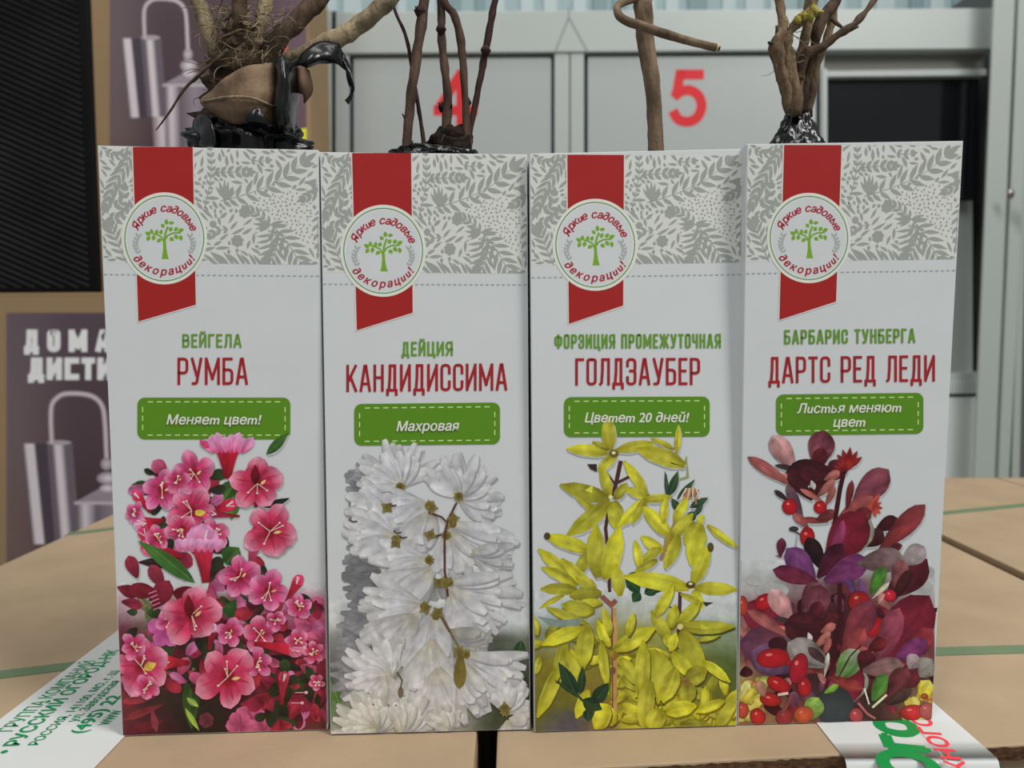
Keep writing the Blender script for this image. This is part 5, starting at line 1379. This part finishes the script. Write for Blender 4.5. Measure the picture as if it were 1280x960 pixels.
def fine_roots(parent, x0, x1, y0, y1, n, seed, m_, rmin=.00012, rmax=.0003, curl=14):
    rd = random.Random(seed); b = MB()
    for _ in range(n):
        x, y = rd.uniform(x0, x1), rd.uniform(y0, y1); d = rd.uniform(-.012, .006)
        a = rd.uniform(0, 6.28); P = [(x, y, d)]
        for k in range(4):
            a += rd.uniform(-.9, .9); x += curl*math.cos(a)*rd.uniform(.4, 1); y += curl*.8*math.sin(a)*rd.uniform(.4, 1); d += rd.uniform(-.003, .003)
            P.append((x, y, d))
        r_ = rd.uniform(rmin, rmax)
        b.tube([Q(*p) for p in P], [r_, r_*.4], 5, 0, 3)
    o = b.build('fine_roots', m_, parent); o['kind'] = 'stuff'
    return o
def shrub_root(i, label):
    g = BX[i][3]; c = (g['b0']+g['b1'])/2+g['nb']*DEPTH/2
    return thing('bare_shrub', label, 'shrub', (c.x, c.y, .004), 'bare shrubs in the plant boxes')

# shrub 1: thick gnarled stems, root tangle, dry leaf and black film
s1 = shrub_root(0, 'bare shrub with thick gnarled stems, dry leaf and torn black film in the РУМБА box')
crumple('root_bag', 312, 183, .0215, .0118, .0215, s1, 1, amp=.36)
core = MB(); core.tube([Q(300, 190, .004), Q(304, 120, .004), Q(305, 70, .003), Q(302, 30, .002)], [.013, .013, .0115, .006], 18, .5, 8, 3); core.build('root_crown', M_b1d, s1)
tube('stem', [(236, -110, .01), (243, -20, .006), (262, 42, .002), (282, 86, 0), (292, 120, 0)], [.0022, .0026, .0029, .0036, .004], M_b1, s1, seed=1, rough=.3)
tube('stem', [(300, -110, 0), (300, -10, -.004), (297, 30, -.004), (300, 80, -.002)], [.0022, .0027, .0030, .004], M_b1d, s1, seed=2, rough=.4)
tube('stem', [(345, -110, .014), (334, -10, .006), (325, 40, .002), (316, 90, 0)], [.0018, .0024, .0028, .004], M_b1, s1, seed=3, rough=.35)
tube('stem', [(475, -110, .02), (404, -8, .008), (368, 28, .002), (342, 58, -.002), (328, 96, -.001)], [.0030, .0035, .0034, .0036, .0042], M_b1d, s1, seed=4, rough=.2)
st = tube('stem', [(498, -14, .0), (484, 3, .0), (440, 38, .002), (408, 55, -.001), (378, 70, .0), (350, 84, .004), (330, 110, .006)], [.002, .0032, .0034, .0036, .0030, .004, .004], M_b1, s1, seed=5, rough=.2)
st['label'] = 'bent light brown stem reaching right'
fine_roots(s1, 262, 345, 10, 95, 190, 3, M_b1)
fine_roots(s1, 255, 320, 70, 140, 26, 4, M_b1d, .0001, .0002, 9)
tw = MB(); tw.tube([Q(285, 62, -.012), (Q(262, 82, -.014)), Q(232, 110, -.014), Q(212, 140, -.014), Q(195, 163, -.014)], [.0007, .0006, .0005, .0004, .0002], 7, .2, 6)
tw.tube([Q(262, 82, -.014), Q(245, 100, -.014), Q(238, 104, -.014)], [.0004, .0002], 5, 0, 4)
tw.build('thin_root', M_b1d, s1)
lf = patch('dry_leaf', [[(262, 116, -.016), (285, 98, -.022), (310, 84, -.024), (344, 78, -.018)],
                        [(252, 126, -.014), (284, 120, -.025), (316, 118, -.028), (346, 110, -.020)],
                        [(256, 134, -.014), (286, 136, -.025), (316, 138, -.028), (346, 134, -.020)],
                        [(272, 146, -.015), (294, 154, -.023), (320, 150, -.026), (342, 158, -.018)]], M_leaf, s1, wob=.0016, seed=1)
rb = MB(); rb.tube([Q(253, 127, -.0155), Q(284, 122, -.0268), Q(316, 123, -.0300), Q(344, 134, -.0225)], [.0005, .0006, .0005, .0003], 6, 0, 6)
rb.build('leaf_rib', M_b1, lf)
patch('dry_leaf', [[(310, 142, -.0315), (322, 134, -.031), (326, 138, -.031)], [(306, 152, -.031), (318, 148, -.032), (334, 152, -.030)], [(318, 158, -.028), (326, 158, -.029), (336, 160, -.028)]], M_bag, s1, wob=.001, seed=7)
patch('dry_leaf', [[(364, 80, -.012), (376, 84, -.016), (386, 88, -.010)], [(366, 98, -.012), (378, 102, -.018), (390, 112, -.010)], [(366, 118, -.012), (378, 118, -.016), (380, 128, -.012)]], M_leafd, s1, wob=.002, seed=2)
patch('film_strip', [[(338, 74, -.014), (350, 70, -.024), (362, 76, -.022), (372, 72, -.012)],
                     [(340, 100, -.014), (352, 100, -.027), (362, 104, -.024), (374, 96, -.012)],
                     [(338, 130, -.014), (350, 132, -.028), (362, 130, -.023), (372, 128, -.012)],
                     [(340, 160, -.014), (350, 162, -.026), (362, 160, -.022), (366, 166, -.014)]], M_bag, s1, wob=.0022, seed=3)
patch('film_strip', [[(372, 80, -.010), (380, 68, -.012), (392, 56, -.010), (404, 52, -.008), (424, 56, -.004)],
                     [(374, 84, -.014), (386, 76, -.016), (400, 70, -.014), (414, 68, -.010), (430, 78, -.004)],
                     [(372, 88, -.010), (388, 82, -.012), (402, 78, -.010), (420, 80, -.008), (436, 92, -.004)]], M_bag, s1, wob=.0016, seed=4)
patch('film_strip', [[(418, 62, -.004), (426, 60, -.004)], [(430, 80, -.006), (437, 84, -.004)], [(435, 100, -.004), (443, 108, -.006)], [(438, 114, -.004), (441, 118, -.002)], [(431, 126, -.004), (436, 131, -.004)]], M_bag, s1, wob=.001, seed=5)
fm_ = patch('film_strip', [[(244, 150, -.012), (256, 142, -.018), (264, 150, -.02)], [(240, 168, -.012), (254, 166, -.02), (268, 164, -.024)], [(240, 182, -.012), (256, 184, -.02), (272, 184, -.024)]], M_bag, s1, wob=.002, seed=6)

# shrub 2
s2 = shrub_root(1, 'bare shrub with five thin reddish brown stems in the КАНДИДИССИМА box')
crumple('root_bag', 545, 203, .019, .005, .02, s2, 2, amp=.2)
so = MB(); so.tube([Q(528, 196, 0), Q(545, 180, -.002), Q(562, 172, -.002), Q(578, 176, 0), Q(586, 192, 0)], [.002, .0034, .0046, .0036, .002], 12, .5, 8, 9); so.build('soil_clod', M_soil, s2)
patch('film_strip', [[(556, 170, -.012), (572, 172, -.013), (588, 168, -.012)], [(552, 182, -.012), (572, 184, -.014), (588, 182, -.012)], [(548, 196, -.012), (572, 197, -.014), (588, 197, -.012)]], M_soil, s2, wob=.0008)
tube('stem', [(540, -110, .008), (531, -8, .002), (524, 50, -.002), (514, 120, -.006), (508, 196, -.008), (508, 240, -.008)], [.0016, .0019, .0019, .0018, .0017, .0017], M_b2, s2, seed=1)
tube('stem', [(546, -110, .008), (551, -4, .002), (553, 60, 0), (559, 120, -.002), (557, 176, -.004), (555, 210, -.004)], [.0014, .0015, .0015, .0017, .0019, .0022], M_b2, s2, seed=2)
tube('stem', [(530, -110, .006), (553, -6, .001), (568, 20, 0), (577, 60, 0), (581, 120, -.002), (584, 176, -.004), (584, 205, -.004)], [.0012, .0014, .0015, .0015, .0014, .0017, .0017], M_b2, s2, seed=3)
tube('stem', [(646, -110, .01), (620, -4, .004), (608, 58, .002), (598, 110, 0), (587, 168, -.003), (584, 200, -.003)], [.0012, .0012, .0014, .0012, .0011, .0012], M_b2d, s2, seed=4)
tube('stem', [(487, -16, .010), (494, 14, .008), (508, 48, .002), (518, 104, 0), (524, 140, -.002), (530, 180, -.004), (532, 205, -.004)], [.0006, .0006, .0007, .0007, .0007, .0008, .0008], M_b2d, s2, seed=5)
bb_ = MB()
for (x, y, r_) in ((554, 134, .0021), (551, 37, .0018), (607, 63, .0019), (525, 14, .0023), (583, 128, .0018)):
    bb_.tube([Q(x, y-6, -.001), Q(x, y, -.001), Q(x, y+6, -.001)], [r_*.5, r_, r_*.5], 10, .2, 3)
for (x0, y0, x1, y1) in ((553, 136, 548, 128), (563, 136, 565, 130), (522, 12, 519, 8), (507, 150, 503, 142), (510, 185, 516, 176)):
    bb_.tube([Q(x0, y0, -.003), Q(x1, y1, -.005)], [.0006, .0002], 6, 0, 3)
bb_.build('buds', M_b2d, s2)

# shrub 3
s3 = shrub_root(2, 'bare shrub with one straight brown stem and hooked side branch in the ГОЛДЗАУБЕР box')
crumple('root_bag', 812, 240, .02, .006, .02, s3, 3, amp=.2)
tube('stem', [(792, -110, .006), (803, -4, 0), (807, 50, -.002), (816, 110, -.003), (820, 190, -.004), (820, 245, -.004)], [.0032, .0035, .0032, .0029, .0029, .0031], M_b3, s3, 16, .12, seed=1)
tube('branch', [(806, -6, 0), (788, -1, -.004), (772, 8, -.008), (776, 22, -.012), (800, 32, -.014), (830, 42, -.016), (864, 52, -.018), (897, 60, -.02)], [.0024, .0016, .0013, .0015, .0017, .0016, .0014, .0014], M_b3, s3, 12, .1, seed=2)
ce = MB(); ce.tube([Q(895.5, 59.6, -.0205), Q(899, 60.5, -.0205)], [.00155, .00125], 12, .1, 2); ce.build('cut_end', M_cutw, s3)
ce = MB(); ce.tube([Q(898.5, 60.4, -.0212), Q(900, 60.8, -.0212)], [.0009, .0007], 10, .1, 2); ce.build('pith', M_soil, s3)

# shrub 4
s4 = shrub_root(3, 'bare shrub with a bundle of lichen spotted stems in the ДАРТС РЕД ЛЕДИ box')
crumple('root_bag', 996, 182, .0120, .0155, .0120, s4, 5, amp=.26, cone=True)
for k, (P, r_, mt) in enumerate((
    ([(965, -110, .008), (974, -4, .002), (978, 32, -.004), (971, 60, -.007), (978, 92, -.007), (988, 140, -.004)], [.0012, .0015, .0018, .0027, .0022, .0020], M_b4),
    ([(1010, -110, .008), (1018, -4, 0), (1000, 25, -.004), (985, 45, -.006), (984, 80, -.006), (990, 140, -.005)], [.0012, .0016, .0017, .0017, .0018, .0020], M_b4),
    ([(1030, -110, .012), (1013, -6, .004), (1010, 30, 0), (1000, 80, -.002), (996, 140, -.002)], [.0012, .0017, .0017, .0018, .0022], M_b4),
    ([(1100, -110, .012), (1048, -6, .004), (1026, 26, 0), (1018, 60, -.001), (1008, 100, -.001), (1000, 142, -.001)], [.0015, .0019, .0021, .0020, .0019, .0020], M_b1d),
    ([(1060, -110, .016), (1046, -4, .008), (1036, 40, .005), (1022, 80, .003), (1008, 145, .002)], [.0011, .0013, .0015, .0015, .0018], M_b4),
    ([(1170, -110, .01), (1097, -6, .002), (1072, 26, -.003), (1050, 42, -.004), (1026, 60, -.004), (1006, 70, -.004), (1000, 100, -.003)], [.001, .0011, .0013, .0014, .0016, .0018, .0016], M_b1d),
    ([(988, 60, -.002), (992, 90, -.006), (995, 145, -.006)], [.001, .0015, .002], M_b4))):
    tube('stem', P, r_, mt, s4, 12, .3, seed=k)
tg = MB()
for P in ([(1060, 38, -.004), (1073, 33, -.005)], [(1040, 24, 0), (1052, 34, -.003)], [(971, 56, -.008), (960, 53, -.008)], [(971, 50, -.006), (971, 32, -.006)], [(1012, 30, .0), (1016, 24, 0)]):
    tg.tube([Q(*p) for p in P], [.0009, .0005], 7, .2, 3)
tg.build('side_twigs', M_b1d, s4)
fine_roots(s4, 985, 1004, 28, 100, 26, 7, M_b1, .00010, .00018, 8)
fine_roots(s4, 966, 976, 85, 130, 4, 9, M_b1, .00010, .00016, 10)
lc = MB()
for (x, y, r_) in ((1003, 18, .0020), (1018, 14, .0024), (1024, 16, .0016), (996, 26, .0015), (1012, 20, .0016)):
    lc.tube([Q(x-5, y+2, -.006), Q(x, y, -.007), Q(x+5, y-2, -.006)], [r_*.2, r_*.75, r_*.2], 9, 1.1, 6)
lc.build('lichen', M_moss, s4)
